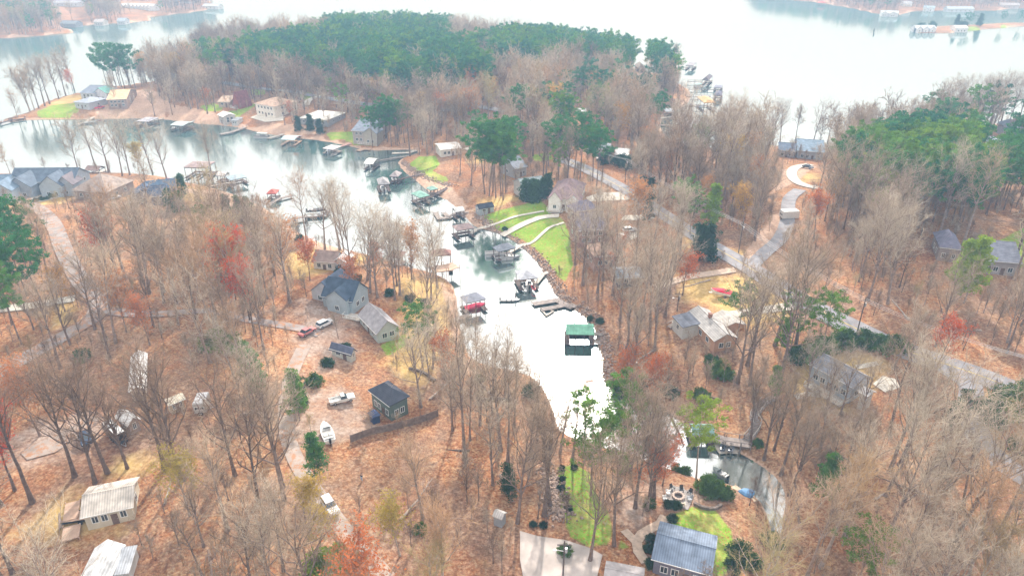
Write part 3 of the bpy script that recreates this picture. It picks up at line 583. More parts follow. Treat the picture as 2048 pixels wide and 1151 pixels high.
# ------------------------------------------------------------ building kit
def roofmat(c, kind='shingle'): return mat('roof_%s_%02d%02d%02d' % (kind, *[int(q * 99) for q in c]), c, .85 if kind == 'shingle' else .6, metal=0, var=.3, scale=.7, kind=kind, spec=.15)
def wallmat(c, kind='siding'): return mat('wall_%s_%02d%02d%02d' % (kind, *[int(q * 99) for q in c]), c, .85, var=.12, scale=.8, kind=kind)
TRIM = mat('white_trim', (.78, .78, .76), .7, var=.1)
GLASS = mat('window_glass', (.05, .07, .09), .12, var=.3, scale=.6, spec=.8)
WOOD = mat('grey_deck_wood', (.33, .28, .26), .9, var=.3, scale=1.2, kind='plank')
WOODD = mat('dark_deck_wood', (.15, .11, .10), .9, var=.3, scale=1.2, kind='plank')
WOODT = mat('tan_deck_wood', (.58, .40, .30), .9, var=.2, scale=1.2, kind='plank')
WOODP = mat('pale_dock_wood', (.55, .50, .45), .9, var=.2, scale=1.2, kind='plank')
METL = mat('galvanised_metal', (.5, .5, .52), .4, metal=.6, var=.1)
BLK = mat('black_rubber', (.02, .02, .022), .7, var=.2)
BRICKM = mat('chimney_brick', (.38, .20, .15), .9, var=.2, scale=2, kind='brick')
def solid_poly(mb, top, th, m=0):
    """roof plane with thickness"""
    top = [Vector(p) for p in top]; n = len(top); bot = [p - Vector((0, 0, th)) for p in top]
    mb.add(top + bot, [tuple(range(n)), tuple(range(2 * n - 1, n - 1, -1))] + [((i + 1) % n, i, n + i, n + (i + 1) % n) for i in range(n)], m)
def roof_on(mb, x0, x1, y0, y1, h, rise, style, ov=.45, th=.16):
    ax, bx, ay, by = x0 - ov, x1 + ov, y0 - ov, y1 + ov
    if style in ('gable', 'cross', 'aframe'):
        cross = style in ('cross', 'aframe'); half = (x1 - x0) / 2 if cross else (y1 - y0) / 2
        drop = rise / half * ov; z0, z1 = h - drop + th, h + rise + th
        if cross:
            c = (x0 + x1) / 2
            solid_poly(mb, [(ax, ay, z0), (c, ay, z1), (c, by, z1), (ax, by, z0)], th)
            solid_poly(mb, [(c, ay, z1), (bx, ay, z0), (bx, by, z0), (c, by, z1)], th)
        else:
            c = (y0 + y1) / 2
            solid_poly(mb, [(ax, ay, z0), (bx, ay, z0), (bx, c, z1), (ax, c, z1)], th)
            solid_poly(mb, [(ax, c, z1), (bx, c, z1), (bx, by, z0), (ax, by, z0)], th)
    elif style == 'hip':
        d = min(bx - ax, by - ay) / 2; z0, z1 = h + .02, h + rise
        if bx - ax >= by - ay: r0, r1 = (ax + d, (ay + by) / 2), (bx - d, (ay + by) / 2)
        else: r0, r1 = ((ax + bx) / 2, ay + d), ((ax + bx) / 2, by - d)
        v = [(ax, ay, z0), (bx, ay, z0), (bx, by, z0), (ax, by, z0), (ax, ay, z0 + th), (bx, ay, z0 + th), (bx, by, z0 + th), (ax, by, z0 + th), (*r0, z1 + th), (*r1, z1 + th)]
        if bx - ax >= by - ay: rf = [(4, 5, 9, 8), (6, 7, 8, 9), (5, 6, 9), (7, 4, 8)]
        else: rf = [(4, 5, 8), (5, 6, 9, 8), (6, 7, 9), (7, 4, 8, 9)]
        mb.add(v, [(3, 2, 1, 0), (0, 1, 5, 4), (1, 2, 6, 5), (2, 3, 7, 6), (3, 0, 4, 7)] + rf)
    elif style == 'shed': solid_poly(mb, [(ax, ay, h + .1), (bx, ay, h + .1), (bx, by, h + rise + .1), (ax, by, h + rise + .1)], th)
    elif style == 'flat': mb.box(ax, bx, ay, by, h, h + .2)
    elif style == 'arch':
        n = 8; pr = [(y0 - ov + (y1 - y0 + 2 * ov) * i / n, h + rise * math.sin(math.pi * i / n)) for i in range(n + 1)]
        for (a, za), (b_, zb) in zip(pr[:-1], pr[1:]): solid_poly(mb, [(ax, a, za), (bx, a, za), (bx, b_, zb), (ax, b_, zb)], .08)
def wall_on(mb, x0, x1, y0, y1, h, rise, style, base):
    if style == 'gable': mb.extr([(y0, base), (y1, base), (y1, h), ((y0 + y1) / 2, h + rise), (y0, h)], x0, x1)
    elif style in ('cross', 'aframe'): mb.extr([(x0, base), (x1, base), (x1, h), ((x0 + x1) / 2, h + rise), (x0, h)], y0, y1, axis='y')
    elif style == 'shed': mb.extr([(y0, base), (y1, base), (y1, h + rise), (y0, h)], x0, x1)
    else: mb.box(x0, x1, y0, y1, base, h)
def frame_of(A, B, C, h, water=None):
    """world frame of a rectangle read off at eave height: origin, angle, length, depth, base z"""
    px = [A, B] + ([C] if isinstance(C, tuple) else [])
    g = 0.0 if water is not None else 8.0
    for _ in range(12):
        w = atz(px, g + h)
        if water is not None: break
        g = g * .4 + .6 * max(0, float(height(w).mean()))
    a, b = w[0, :2], w[1, :2]; d = b - a; L = float(np.hypot(*d)); d = d / L; n = np.array([-d[1], d[0]])
    W = abs(float((w[2, :2] - b) @ n)) if isinstance(C, tuple) else float(C)
    c = (a + b) / 2 + n * W / 2
    return a, math.atan2(d[1], d[0]), L, W, g, c
def put_window(root, x, y, z, w, h, side, frame=TRIM):
    """window pane (part) with its frame (sub-part); side f/b/l/r"""
    p, f = MB(), MB()
    def bx(mb, u0, u1, z0, z1, d0, d1):
        if side in 'fb': s = -1 if side == 'f' else 1; mb.box(x + u0, x + u1, min(y + s * d0, y + s * d1), max(y + s * d0, y + s * d1), z + z0, z + z1)
        else: s = -1 if side == 'l' else 1; mb.box(min(x + s * d0, x + s * d1), max(x + s * d0, x + s * d1), y + u0, y + u1, z + z0, z + z1)
    bx(p, -w / 2, w / 2, 0, h, -.02, .04)
    t = .11
    for u0, u1, z0, z1 in ((-w / 2 - t, -w / 2, -t, h + t), (w / 2, w / 2 + t, -t, h + t), (-w / 2, w / 2, h, h + t), (-w / 2, w / 2, -t, 0), (-.035, .035, 0, h)): bx(f, u0, u1, z0, z1, 0, .08)
    o = p.build('window', GLASS, root); f.build('frame', frame, o)
HOUSES = []
def house(label, short, A, B, C, h=3.0, rise=2.0, style='gable', wall=(.6, .6, .6), roof=(.25, .25, .28), rk='shingle', wk='siding', name='house', cat='house', win=(3, 2), wings=(), chim=None, porch=None, door=True, group=None, gap=False, foot=True):
    a, ang, L, W, g, c = frame_of(A, B, C, h)
    t = thing(name, label, cat, (a[0], a[1], g), ang, group); ov = .45 if h > 2.3 else .2
    L = max(L - 2 * ov, 1.5); W = max(W - 2 * ov, 1.5)
    wm, rm = wallmat(wall, wk), roofmat(roof, rk)
    mw, mr = MB(), MB(); wall_on(mw, ov, ov + L, ov, ov + W, h, rise, style, -3); roof_on(mr, ov, ov + L, ov, ov + W, h, rise, style, ov)
    if not gap: mw.build('wall', wm, t)
    else:
        for i in range(5):
            for y in (ov, ov + W): MB().box(ov + L * i / 4 - .1, ov + L * i / 4 + .1, y - .1, y + .1, -2, h).build('post', TRIM, t)
        MB().box(ov, ov + L, ov, ov + W, -.3, .15).build('floor', WOOD, t)
    ro = mr.build('roof', rm, t)
    if style in ('gable', 'cross') and not gap and L > 5:
        rc = MB(); 
        if style == 'gable': rc.box(0, L + 2 * ov, ov + W / 2 - .12, ov + W / 2 + .12, h + rise + .12, h + rise + .24)
        else: rc.box(ov + L / 2 - .12, ov + L / 2 + .12, 0, W + 2 * ov, h + rise + .12, h + rise + .24)
        rc.build('ridge_cap', rm, ro)
    if chim:
        cx, cy = ov + L * chim[0], ov + W * chim[1]
        cm = MB().box(cx - .45, cx + .45, cy - .35, cy + .35, h, h + rise + 1.1); cm.box(cx - .52, cx + .52, cy - .42, cy + .42, h + rise + 1.1, h + rise + 1.25); cm.build('chimney', BRICKM, ro)
    rows_ = [1.0] if h < 4.4 else [1.0, h - 2.0]
    if not gap:
        for zz in rows_:
            for side, n, ln in (('f', win[0], L), ('b', win[0], L), ('l', win[1], W), ('r', win[1], W)):
                for i in range(n):
                    u = ov + ln * (i + 1) / (n + 1)
                    if door and side == 'f' and i == n // 2 and zz == 1.0: continue
                    if style == 'aframe' and side in 'lr': continue
                    pos = {'f': (u, ov), 'b': (u, ov + W), 'l': (ov, u), 'r': (ov + L, u)}[side]
                    put_window(t, pos[0], pos[1], zz, min(1.2, ln / (n + 1) * .6), min(1.25, h - 1.4), side)
        if door and win[0]:
            u = ov + L * (win[0] // 2 + 1) / (win[0] + 1); d = MB().box(u - .5, u + .5, ov - .06, ov, -.2, 2.0).build('door', mat('door_paint', (.18, .12, .10), .6), t)
            MB().box(u + .33, u + .4, ov - .1, ov - .06, .9, 1.0).build('handle', METL, d)
        MB().box(-.02, L + 2 * ov + .02, -.08, 0, h - .12, h + .0).build('gutter', TRIM, t) if style in ('gable', 'hip') and h > 2.3 else None
    for w_ in wings:   # (x fraction, y offset in metres, length, depth, height, rise, style, wall, roof)
        fx, fy, wl_, ww, wh, wr, ws, wc, rc_ = w_; x0 = ov + L * fx; y0 = fy
        p, q = MB(), MB(); wall_on(p, x0, x0 + wl_, y0, y0 + ww, wh, wr, ws, -3); roof_on(q, x0, x0 + wl_, y0, y0 + ww, wh, wr, ws, .35)
        p.build('wing_wall', wallmat(wc or wall, wk), t); q.build('wing_roof', roofmat(rc_ or roof, rk), t)
        for i in range(max(1, int(wl_ / 3.5))):
            n = max(1, int(wl_ / 3.5)); put_window(t, x0 + wl_ * (i + 1) / (n + 1), y0, 1.0, 1.1, 1.2, 'f')
    if porch:          # (x fraction, width, depth): open deck with rails in front of the wall
        x0 = ov + L * porch[0]; pw, pd = porch[1], porch[2]
        dk = MB().box(x0, x0 + pw, ov - pd, ov - .01, -.25, 0); dk.build('deck', WOODP, t)
        rl = MB()
        for i in range(int(pw / 1.2) + 1): rl.box(x0 + i * 1.2, x0 + i * 1.2 + .08, ov - pd, ov - pd + .08, 0, 1)
        rl.box(x0, x0 + pw, ov - pd, ov - pd + .09, 1, 1.08); rl.box(x0, x0 + .08, ov - pd, ov, 1, 1.08); rl.box(x0 + pw - .08, x0 + pw, ov - pd, ov, 1, 1.08)
        rl.build('railing', TRIM, t)
    pc = proj(np.array([[c[0], c[1], g + h / 2]]))[0]
    if short: mark(short, pc)
    if foot: FOOT.append((c, ang, L / 2 + 1.8, W / 2 + 1.8))
    q = proj(np.array([[c[0], c[1], g + h]]))[0]; s = FPX / (np.hypot(*c) + 60)
    PROTECT.append((min(A[0], B[0]), q[1] - .35 * W * s * .5 - 2, max(A[0], B[0]), max(A[1], B[1]) + h * s * .7))
    return t
WATERM = None
def boathouse(label, short, A, B, C, h=3.5, rise=1.0, style='hip', roof=(.4, .4, .42), rk='shingle', deck=WOODD, wing=True, rail=False, tarp=False, group='boathouses on the lake'):
    a, ang, L, W, g, c = frame_of(A, B, C, h, 0)
    t = thing('boathouse', label, 'boathouse', (a[0], a[1], 0), ang, group); ov = .35
    L -= 2 * ov; W -= 2 * ov; L = max(L, 3); W = max(W, 3)
    mr = MB(); roof_on(mr, ov, ov + L, ov, ov + W, h, rise, style, ov, .14); mr.build('roof', roofmat(roof, rk), t)
    bm = MB(); 
    for y in (ov, ov + W): bm.box(ov, ov + L, y - .08, y + .08, h - .3, h - .05)
    for x in (ov, ov + L): bm.box(x - .08, x + .08, ov, ov + W, h - .28, h - .06)
    bm.build('roof_beam', WOODD, t)
    pm = None
    for i in range(4 if L > 6 else 3):
        for y in (ov, ov + W):
            x = ov + L * i / (3 if L > 6 else 2)
            if pm is None: pm = MB().box(-.09, .09, -.09, .09, -3, h - .3).build('post', deck, t); q = pm
            else: q = pm.copy(); COL.objects.link(q)
            q.location = (x, y, 0)
    dz = .75; dk = MB(); e = 1.1
    dk.box(-.2, L + 2 * ov + .2, ov + W - e, ov + W + e * .5, dz - .25, dz)
    dk.box(-.2, e, -.4, ov + W - e, dz - .25, dz - .003); dk.box(L + 2 * ov - e, L + 2 * ov + .2, -.4, ov + W - e, dz - .25, dz - .003)
    if L > 9: dk.box(ov + L / 2 - .45, ov + L / 2 + .45, 0, ov + W - e, dz - .25, dz - .006)
    dk.build('deck', deck, t)
    if rail:
        rl = MB()
        for i in range(int(L) + 1): rl.box(ov + i, ov + i + .08, ov + .02, ov + .1, dz, dz + 1)
        rl.box(0, L + .5, ov, ov + .1, dz + 1, dz + 1.1); rl.build('railing', WOODP, t)
    pc = proj(np.array([[c[0], c[1], h]]))[0]
    if short: mark(short, pc)
    s = FPX / np.hypot(np.hypot(*c), 95); PROTECT.append((A[0] - 3, A[1] - 14, B[0] + 3, A[1] + h * s * .9 + 4))
    t['_f'] = 0; del t['_f']
    return t, c, ang, L, W
def dock(label, px, width=1.6, z=.8, m=WOODD, rail=False, group='docks and walkways along the shore', name='dock', posts=True, cat='dock', zs=None):
    w = atz(px, z)
    if zs is not None: w = np.array([atz(p, q)[0] for p, q in zip(px, zs)])
    o = w[0].copy(); t = thing(name, label, cat, (o[0], o[1], 0), 0, group); dk, rl = MB(), MB(); k = 0
    for i in range(len(w) - 1):
        a, b = w[i], w[i + 1]; d = b - a; n = np.array([-d[1], d[0], 0]) / (np.hypot(d[0], d[1]) + 1e-9); Ld = np.linalg.norm(d); e = d / Ld * width * .5 * (0 if i == len(w) - 2 else 1)
        A_ = [a + n * width / 2, a - n * width / 2, b + e - n * width / 2, b + e + n * width / 2]
        A_ = [Vector((q - [o[0], o[1], 0]) + np.array([0, 0, .004 * i])) for q in A_]; solid_poly(dk, A_, .22)
        for j in range(max(2, int(Ld / 4) + 1)):
            u = j / max(1, int(Ld / 4)) if Ld > 4 else j
            for s in (-1, 1):
                if posts and k < 40:
                    p = a + d * min(u, 1) + n * s * (width / 2 + .06) - [o[0], o[1], 0]; k += 1
                    MB().box(p[0] - .08, p[0] + .08, p[1] - .08, p[1] + .08, -3 if zs is None else p[2] - 2.5, p[2] + (1.0 if rail else .25)).build('post', m, t)
        if rail:
            for s in (-1, 1): rl.bar(tuple(a + n * s * width / 2 - [o[0], o[1], -1.0]), tuple(b + n * s * width / 2 - [o[0], o[1], -1.0]), .09, .07)
    dk.build('deck', m, t)
    if rail: rl.build('railing', m, t)
    return t
# ------------------------------------------------------------ boats, cars, people, small things
def paint(c): return mat('paint_%02d%02d%02d' % tuple(int(q * 99) for q in c), c, .3, var=.06, scale=1, spec=.6)
def runabout(label, px, ang, L=6.0, hull=(.75, .75, .75), inside=(.25, .25, .27), cover=None, z=0.0, lift=0, cat='boat', name='motor_boat', group=None, ground_=False):
    w = at(px)[0] if ground_ else atz(px, z)[0]
    t = thing(name, label, cat, (w[0], w[1], w[2] + lift), ang, group); W = L * .19; rings = []
    for u, wd, kz, sz in ((0, .92, -.05, .72), (.25, 1, -.12, .75), (.5, 1, -.14, .8), (.72, .85, -.08, .88), (.88, .52, .1, .98), (1, .06, .55, 1.05)):
        x = (u - .5) * L; h = W * wd; rings.append([(x, -h, sz), (x, -h * .8, .1 + .3 * kz), (x, 0, kz - .15), (x, h * .8, .1 + .3 * kz), (x, h, sz)])
    hm = MB().loft(rings); hm.build('hull', paint(hull), t)
    if cover:
        cr = []
        for u, wd, tz in ((0.02, .86, .78), (.3, .98, 1.05), (.55, 1.0, 1.35), (.75, .86, 1.15), (.97, .15, 1.09)):
            x = (u - .5) * L; h = W * wd; cr.append([(x, -h * 1.02, .74 + .3 * u), (x, -h * .6, tz), (x, h * .6, tz), (x, h * 1.02, .74 + .3 * u)])
        MB().loft(cr).build('cover', mat('boat_cover_%02d' % int(cover[0] * 99), cover, .8, var=.15), t)
    else:
        dk = MB().box(-.42 * L, .12 * L, -W * .78, W * .78, .76, .82); dk.build('cockpit', paint(inside), t)
        s = MB(); s.box(-.3 * L, -.18 * L, -W * .7, -W * .15, .82, 1.1); s.box(-.3 * L, -.18 * L, W * .15, W * .7, .82, 1.1); s.box(-.44 * L, -.38 * L, -W * .8, W * .8, .8, 1.05); s.build('seat', paint((.7, .7, .68)), t)
        g = MB(); solid_poly(g, [(.12 * L, -W * .8, .85), (.2 * L, -W * .5, .85), (.08 * L, -W * .5, 1.35), (.04 * L, -W * .8, 1.3)], .04); solid_poly(g, [(.2 * L, -W * .5, .85), (.2 * L, W * .5, .85), (.08 * L, W * .5, 1.35), (.08 * L, -W * .5, 1.35)], .04)
        g.build('windshield', GLASS, t)
    mo = MB().box(-.56 * L, -.5 * L, -.2, .2, .3, 1.25); mo.box(-.58 * L, -.54 * L, -.06, .06, -.4, .4); mo.build('outboard_motor', BLK, t)
    return t
def pontoon(label, px, ang, L=6.5, top=(.8, .8, .8), body=(.5, .5, .52), canopy=True, group=None, lift=0):
    w = atz(px, 0)[0]; t = thing('pontoon_boat', label, 'boat', (w[0], w[1], lift), ang, group)
    for s in (-1, 1): MB().cyl((-L / 2, s * .85, .15), (L / 2 - .6, s * .85, .15), .32).cyl((L / 2 - .6, s * .85, .15), (L / 2, s * .85, .3), .32, .08).build('float', METL, t)
    MB().box(-L / 2, L / 2 - .4, -1.2, 1.2, .5, .62).build('deck', paint((.55, .53, .5)), t)
    f = MB()
    for y in (-1.2, 1.15): f.box(-L / 2, L / 2 - .5, y, y + .05, .62, 1.3)
    for x in (-L / 2, L / 2 - .55): f.box(x, x + .05, -1.15, 1.15, .62, 1.3)
    f.build('side_panel', paint(body), t)
    s = MB(); s.box(-L / 2 + .1, -L / 2 + 2, -1.1, -.6, .62, 1.05); s.box(L / 2 - 2.6, L / 2 - .7, .6, 1.1, .62, 1.05); s.box(L / 2 - 2.6, L / 2 - .7, -1.1, -.6, .62, 1.05); s.build('seat', paint((.75, .73, .7)), t)
    if canopy:
        c = MB(); roof_on(c, -L / 2 + .3, L / 2 - 2.2, -1, 1, 2.5, .2, 'arch', .1); c.build('canopy', mat('canopy_%02d' % int(top[0] * 99), top, .8), t)
        p = MB(); [p.bar((x, y, 1.2), (x, y, 2.5), .05) for x in (-L / 2 + .6, L / 2 - 2.4) for y in (-1, 1)]; p.build('canopy_frame', METL, t)
    return t
def jetski(label, px, ang, col, z=.9, group='jet skis on docks'):
    w = atz(px, z)[0]; t = thing('jet_ski', label, 'jet ski', tuple(w), ang, group); r = []
    for x, h, b, tp in ((-1.4, .5, 0, .42), (-.6, .56, -.05, .45), (.3, .55, -.05, .55), (1.0, .36, .08, .6), (1.5, .06, .38, .5)): r.append([(x, -h, tp * .75), (x, -h * .7, b), (x, h * .7, b), (x, h, tp * .75), (x, 0, tp)])
    MB().loft(r).build('hull', paint(col), t); MB().box(-1.1, .1, -.22, .22, .42, .72).build('seat', BLK, t)
    hb = MB().bar((.45, 0, .5), (.3, 0, .95), .12); hb.bar((.3, -.38, .95), (.3, .38, .95), .07); hb.build('handlebar', BLK, t); return t
def car(label, rear, front, kind='suv', col=(.75, .75, .76), name='parked_car', cat='car', short=None, flat=None):
    w = at([rear, front]); d = w[1] - w[0]; c = (w[0] + w[1]) / 2; ang = math.atan2(d[1], d[0]); L = {'suv': 4.7, 'sedan': 4.6, 'pickup': 5.4}[kind]
    t = thing(name, label, cat, (c[0], c[1], ground(c[0], c[1]) + .28), ang, 'parked cars and trucks'); h = L / 2
    prof = {'suv': [(-h, .35), (-h, 1.0), (-h + .1, 1.05), (h * .35, 1.05), (h * .95, .92), (h, .7), (h, .35)], 'sedan': [(-h, .35), (-h, .85), (-h * .7, .95), (h * .45, .92), (h * .95, .75), (h, .6), (h, .35)],
            'pickup': [(-h, .45), (-h, 1.05), (h * .35, 1.08), (h * .95, 1.0), (h, .8), (h, .45)]}[kind]
    b = MB().extr(prof, -.9, .9, axis='y')
    if kind == 'pickup': b = MB().extr([(-h * .12, .45), (-h * .12, 1.06), (h * .35, 1.08), (h * .95, 1.0), (h, .8), (h, .45)], -.92, .92, axis='y'); b.box(-h, -h * .12, -.92, .92, .45, .62); b.box(-h, -h * .12, -.92, -.84, .62, 1.06); b.box(-h, -h * .12, .84, .92, .62, 1.06); b.box(-h, -h + .08, -.84, .84, .62, 1.06)
    b.build('body', paint(col), t)
    cab = {'suv': (-h * .96, -h * .82, h * .12, h * .42, 1.05, 1.62), 'sedan': (-h * .72, -h * .4, h * .12, h * .48, .93, 1.42), 'pickup': (-h * .12, -h * .08, h * .18, h * .42, 1.07, 1.7)}[kind]
    x0, x1, x2, x3, z0, z1 = cab
    v = [(x0, -.86, z0), (x3, -.86, z0), (x3, .86, z0), (x0, .86, z0), (x1, -.7, z1), (x2, -.7, z1), (x2, .7, z1), (x1, .7, z1)]
    MB().add(v, [(0, 1, 5, 4), (1, 2, 6, 5), (2, 3, 7, 6), (3, 0, 4, 7), (3, 2, 1, 0)]).build('window_band', GLASS, t)
    MB().box(x1 - .03, x2 + .03, -.72, .72, z1, z1 + .05).build('car_roof', paint(col), t)
    for x in (-h * .62, h * .62):
        for y in (-.86, .86):
            wh = MB().cyl((x, y - .12, .34), (x, y + .12, .34), .35, n=12).build('wheel', BLK, t); MB().cyl((x, y - .14, .34), (x, y + .14, .34), .19, n=8).build('rim', METL, wh)
    for y in (-.65, .65):
        MB().box(h - .02, h + .02, y - .18, y + .18, .68, .8).build('headlight', paint((.8, .8, .75)), t); MB().box(-h - .02, -h + .02, y - .16, y + .16, .75, .9).build('tail_light', paint((.5, .03, .03)), t)
    FOOT.append((c[:2], ang, 3.5, 2.5)); PROTECT.append((min(rear[0], front[0]) - 8, min(rear[1], front[1]) - 12, max(rear[0], front[0]) + 8, max(rear[1], front[1]) + 6))
    if short: mark(short, proj(c[None])[0])
    return t
def person(label, px, z=None, ang=0.0, top=(.03, .03, .04), legs=(.45, .55, .7), skin=(.55, .36, .28), hair=(.05, .03, .02), sit=False):
    w = at(px)[0] if z is None else atz(px, z)[0]; t = thing('person', label, 'person', tuple(w), ang)
    J = {'pel': (0, 0, .95), 'spi': (0, 0, 1.15), 'che': (0, 0, 1.35), 'nek': (0, .0, 1.5), 'hd0': (0, .01, 1.6), 'hd1': (0, .0, 1.74),
         'hl': (-.1, 0, .92), 'kl': (-.11, .04, .5), 'al': (-.11, -.02, .08), 'tl': (-.11, .16, .03), 'hr': (.1, 0, .92), 'kr': (.11, .02, .5), 'ar': (.12, -.08, .08), 'tr': (.12, .1, .03),
         'sl': (-.19, 0, 1.42), 'el': (-.25, -.02, 1.14), 'wl': (-.24, .1, .92), 'fl': (-.23, .14, .84), 'sr': (.19, 0, 1.42), 'er': (.25, -.02, 1.14), 'wr': (.24, .12, .93), 'fr': (.23, .17, .86)}
    if sit:
        for k in ('kl', 'kr'): J[k] = (J[k][0], .42, .95)
        for k in ('al', 'ar'): J[k] = (J[k][0], .45, .5)
        for k in ('tl', 'tr'): J[k] = (J[k][0], .6, .45)
    E = [('pel', 'spi'), ('spi', 'che'), ('che', 'nek'), ('nek', 'hd0'), ('hd0', 'hd1'), ('pel', 'hl'), ('hl', 'kl'), ('kl', 'al'), ('al', 'tl'), ('pel', 'hr'), ('hr', 'kr'), ('kr', 'ar'), ('ar', 'tr'), ('che', 'sl'), ('sl', 'el'), ('el', 'wl'), ('wl', 'fl'), ('che', 'sr'), ('sr', 'er'), ('er', 'wr'), ('wr', 'fr')]
    rad = dict(pel=.15, spi=.13, che=.15, nek=.06, hd0=.085, hd1=.09, hl=.1, hr=.1, kl=.065, kr=.065, al=.045, ar=.045, tl=.04, tr=.04, sl=.06, sr=.06, el=.045, er=.045, wl=.03, wr=.03, fl=.03, fr=.03)
    def skin_(name, keys, grow, m, par):
        ks = list(keys); me = bpy.data.meshes.new(name); me.from_pydata([J[k] for k in ks], [(ks.index(a), ks.index(b)) for a, b in E if a in ks and b in ks], []); me.materials.append(m)
        o = link(name, me, par); md = o.modifiers.new('skin', 'SKIN'); 
        for k, sv in zip(ks, me.skin_vertices[0].data): sv.radius = (rad[k] + grow, rad[k] + grow); sv.use_root = (k == ks[0])
        sb = o.modifiers.new('sub', 'SUBSURF'); sb.levels = sb.render_levels = 1; return o
    bd = skin_('body', J.keys(), 0, mat('skin', skin, .6, var=.05), t)
    skin_('shirt', ['pel', 'spi', 'che', 'sl', 'el', 'sr', 'er'], .02, mat('shirt_%02d' % int(top[0] * 99), top, .9), bd)
    skin_('trousers', ['pel', 'hl', 'kl', 'al', 'hr', 'kr', 'ar'], .018, mat('trousers_%02d' % int(legs[0] * 99), legs, .9), bd)
    rn = [[(math.cos(q) * r, math.sin(q) * r - .02, z_) for q in np.linspace(0, 2 * math.pi, 9)[:-1]] for r, z_ in ((.095, 1.66), (.105, 1.73), (.09, 1.8), (.04, 1.85))]
    MB().loft(rn).build('hair', mat('hair', hair, .8), bd); return t
# ------------------------------------------------------------ houses
NAVY, SLATE, TAN, BRN, GRY, WHT = (.10, .14, .22), (.20, .24, .30), (.55, .38, .26), (.22, .15, .13), (.42, .42, .43), (.85, .85, .85)
house('blue metal roofed cottage beside the green lawn at the bottom edge', 'the blue metal roofed cottage', (1302, 1117), (1424, 1151), 8.5, 3.6, 1.3, 'gable', (.20, .19, .24), (.2,.25,.34), 'ribs', win=(4, 2))
house('beige house with low pale roof and timber deck in left foreground', 'the beige low roofed house', (159, 1036), (267, 1013), (264, 955), 2.9, 1.3, 'gable', (.62, .56, .45), (.66, .60, .54), 'ribs', win=(4, 1))
house('white metal roofed building cut by the bottom edge', 'the white roofed building at the bottom', (146, 1180), (214, 1172), (204, 1092), 2.8, 1.3, 'cross', (.6, .58, .55), WHT, 'ribs', name='outbuilding', cat='outbuilding', win=(1, 2))
house('small grey lean-to roof beside the bottom white roofed building', None, (216, 1152), (258, 1146), 5, 2.2, .6, 'shed', (.5, .5, .5), (.6, .62, .66), 'ribs', name='lean_to', cat='outbuilding', win=(1, 0), door=False)
house('long narrow white metal roofed building in the left woods', 'the long white metal roof', (255, 785), (292, 777), (284, 706), 2.8, .9, 'cross', (.60, .50, .40), WHT, 'ribs', name='outbuilding', cat='outbuilding', win=(1, 3))
house('white roofed garage with tan walls behind the black trailer', 'the white roofed tan garage', (227, 832), (254, 850), (281, 834), 2.8, .9, 'gable', (.42, .33, .29), WHT, 'ribs', name='garage', cat='garage', win=(1, 1), door=False)
house('cream flat roofed mobile home under bare trees', 'the cream mobile home', (336, 811), (372, 796), (368, 782), 2.6, .4, 'gable', (.6, .5, .38), (.75, .68, .55), 'ribs', name='mobile_home', cat='mobile home', win=(3, 1), wk='plank')
house('slate blue house with steep dark roofs and white deck', 'the slate blue house', (640, 592), (704, 604), (689, 566), 3.6, 3.8, 'gable', (.42, .50, .56), (.07, .10, .15), win=(4, 2), porch=(.85, 5, 3),
      wings=[(-.55, 2.5, 7.5, 9, 3.4, 3.2, 'cross', (.55, .57, .62), (.09, .12, .18)), (.25, -1.0, 6, 5, 4.6, 2.2, 'cross', None, (.07, .10, .15))])
house('grey gabled house with round gable window beside yellow lawn', 'the grey gabled house', (714, 629), (752, 668), (799, 650), 3.0, 2.6, 'gable', (.50, .56, .54), (.40, .38, .40), win=(3, 2))
house('small pale outbuilding with dark roof and fuel tank', 'the small dark roofed outbuilding', (657, 696), (702, 709), (712, 698), 2.4, .9, 'gable', (.60, .62, .58), (.12, .13, .19), name='outbuilding', cat='outbuilding', win=(2, 1))
house('dark green house with black shingle roof above the wooden fence', 'the dark green house', (736, 780), (779, 813), (811, 786), 4.2, 2.0, 'hip', (.14, .19, .17), (.07, .075, .10), win=(4, 2))
house('small navy barrel shed with a silver striped roof', None, (735, 826), (745, 837), (757, 829), 1.7, 1.0, 'hip', (.03, .05, .14), (.10, .13, .25), 'ribs', name='shed', cat='shed', win=(0, 0), door=False)
house('brick house with grey roof and dark sunroom above the boulders', 'the brick house with the sunroom', (1372, 624), (1429, 682), (1474, 672), 3.4, 1.4, 'gable', (.58, .34, .22), (.45, .43, .42), win=(3, 2), wk='brick', chim=(.42, .5), porch=(-.05, 5, 4), door=False,
      wings=[(.02, -3.8, 5.5, 5.0, 3.0, .7, 'shed', (.62, .62, .60), (.17, .18, .22)), (.15, 6, 6, 6, 2.9, 1.0, 'gable', None, (.50, .47, .44))])
house('long grey house with gabled roof beside the split rail fence', 'the long grey house', (1617, 727), (1707, 776), (1741, 752), 4.0, 1.8, 'gable', (.46, .52, .60), (.28, .29, .34), win=(5, 2), porch=(.1, 9, 3))
house('pale sided garage at the end of the long grey house', None, (1716, 782), (1736, 792), (1746, 779), 4.2, .5, 'gable', (.66, .67, .68), (.45, .44, .45), name='garage', cat='garage', win=(0, 0), wk='plank')
house('brown hip roofed brick house below the parked cars', 'the brown hip roofed house', (1188, 514), (1250, 507), (1244, 482), 4.0, 2.4, 'hip', (.46, .30, .24), (.38, .25, .19), win=(4, 2), wk='brick')
house('purple brown brick house with steep roof behind bare trees', 'the purple brown brick house', (1156, 462), (1216, 458), (1212, 428), 5.2, 3.6, 'gable', (.36, .22, .20), (.22, .19, .23), win=(4, 2), wk='brick')
house('dark roofed house beside the tan concrete pad', None, (1150, 424), (1200, 416), (1196, 402), 3.5, 2.5, 'hip', (.4, .3, .26), (.22, .2, .27), win=(3, 1))
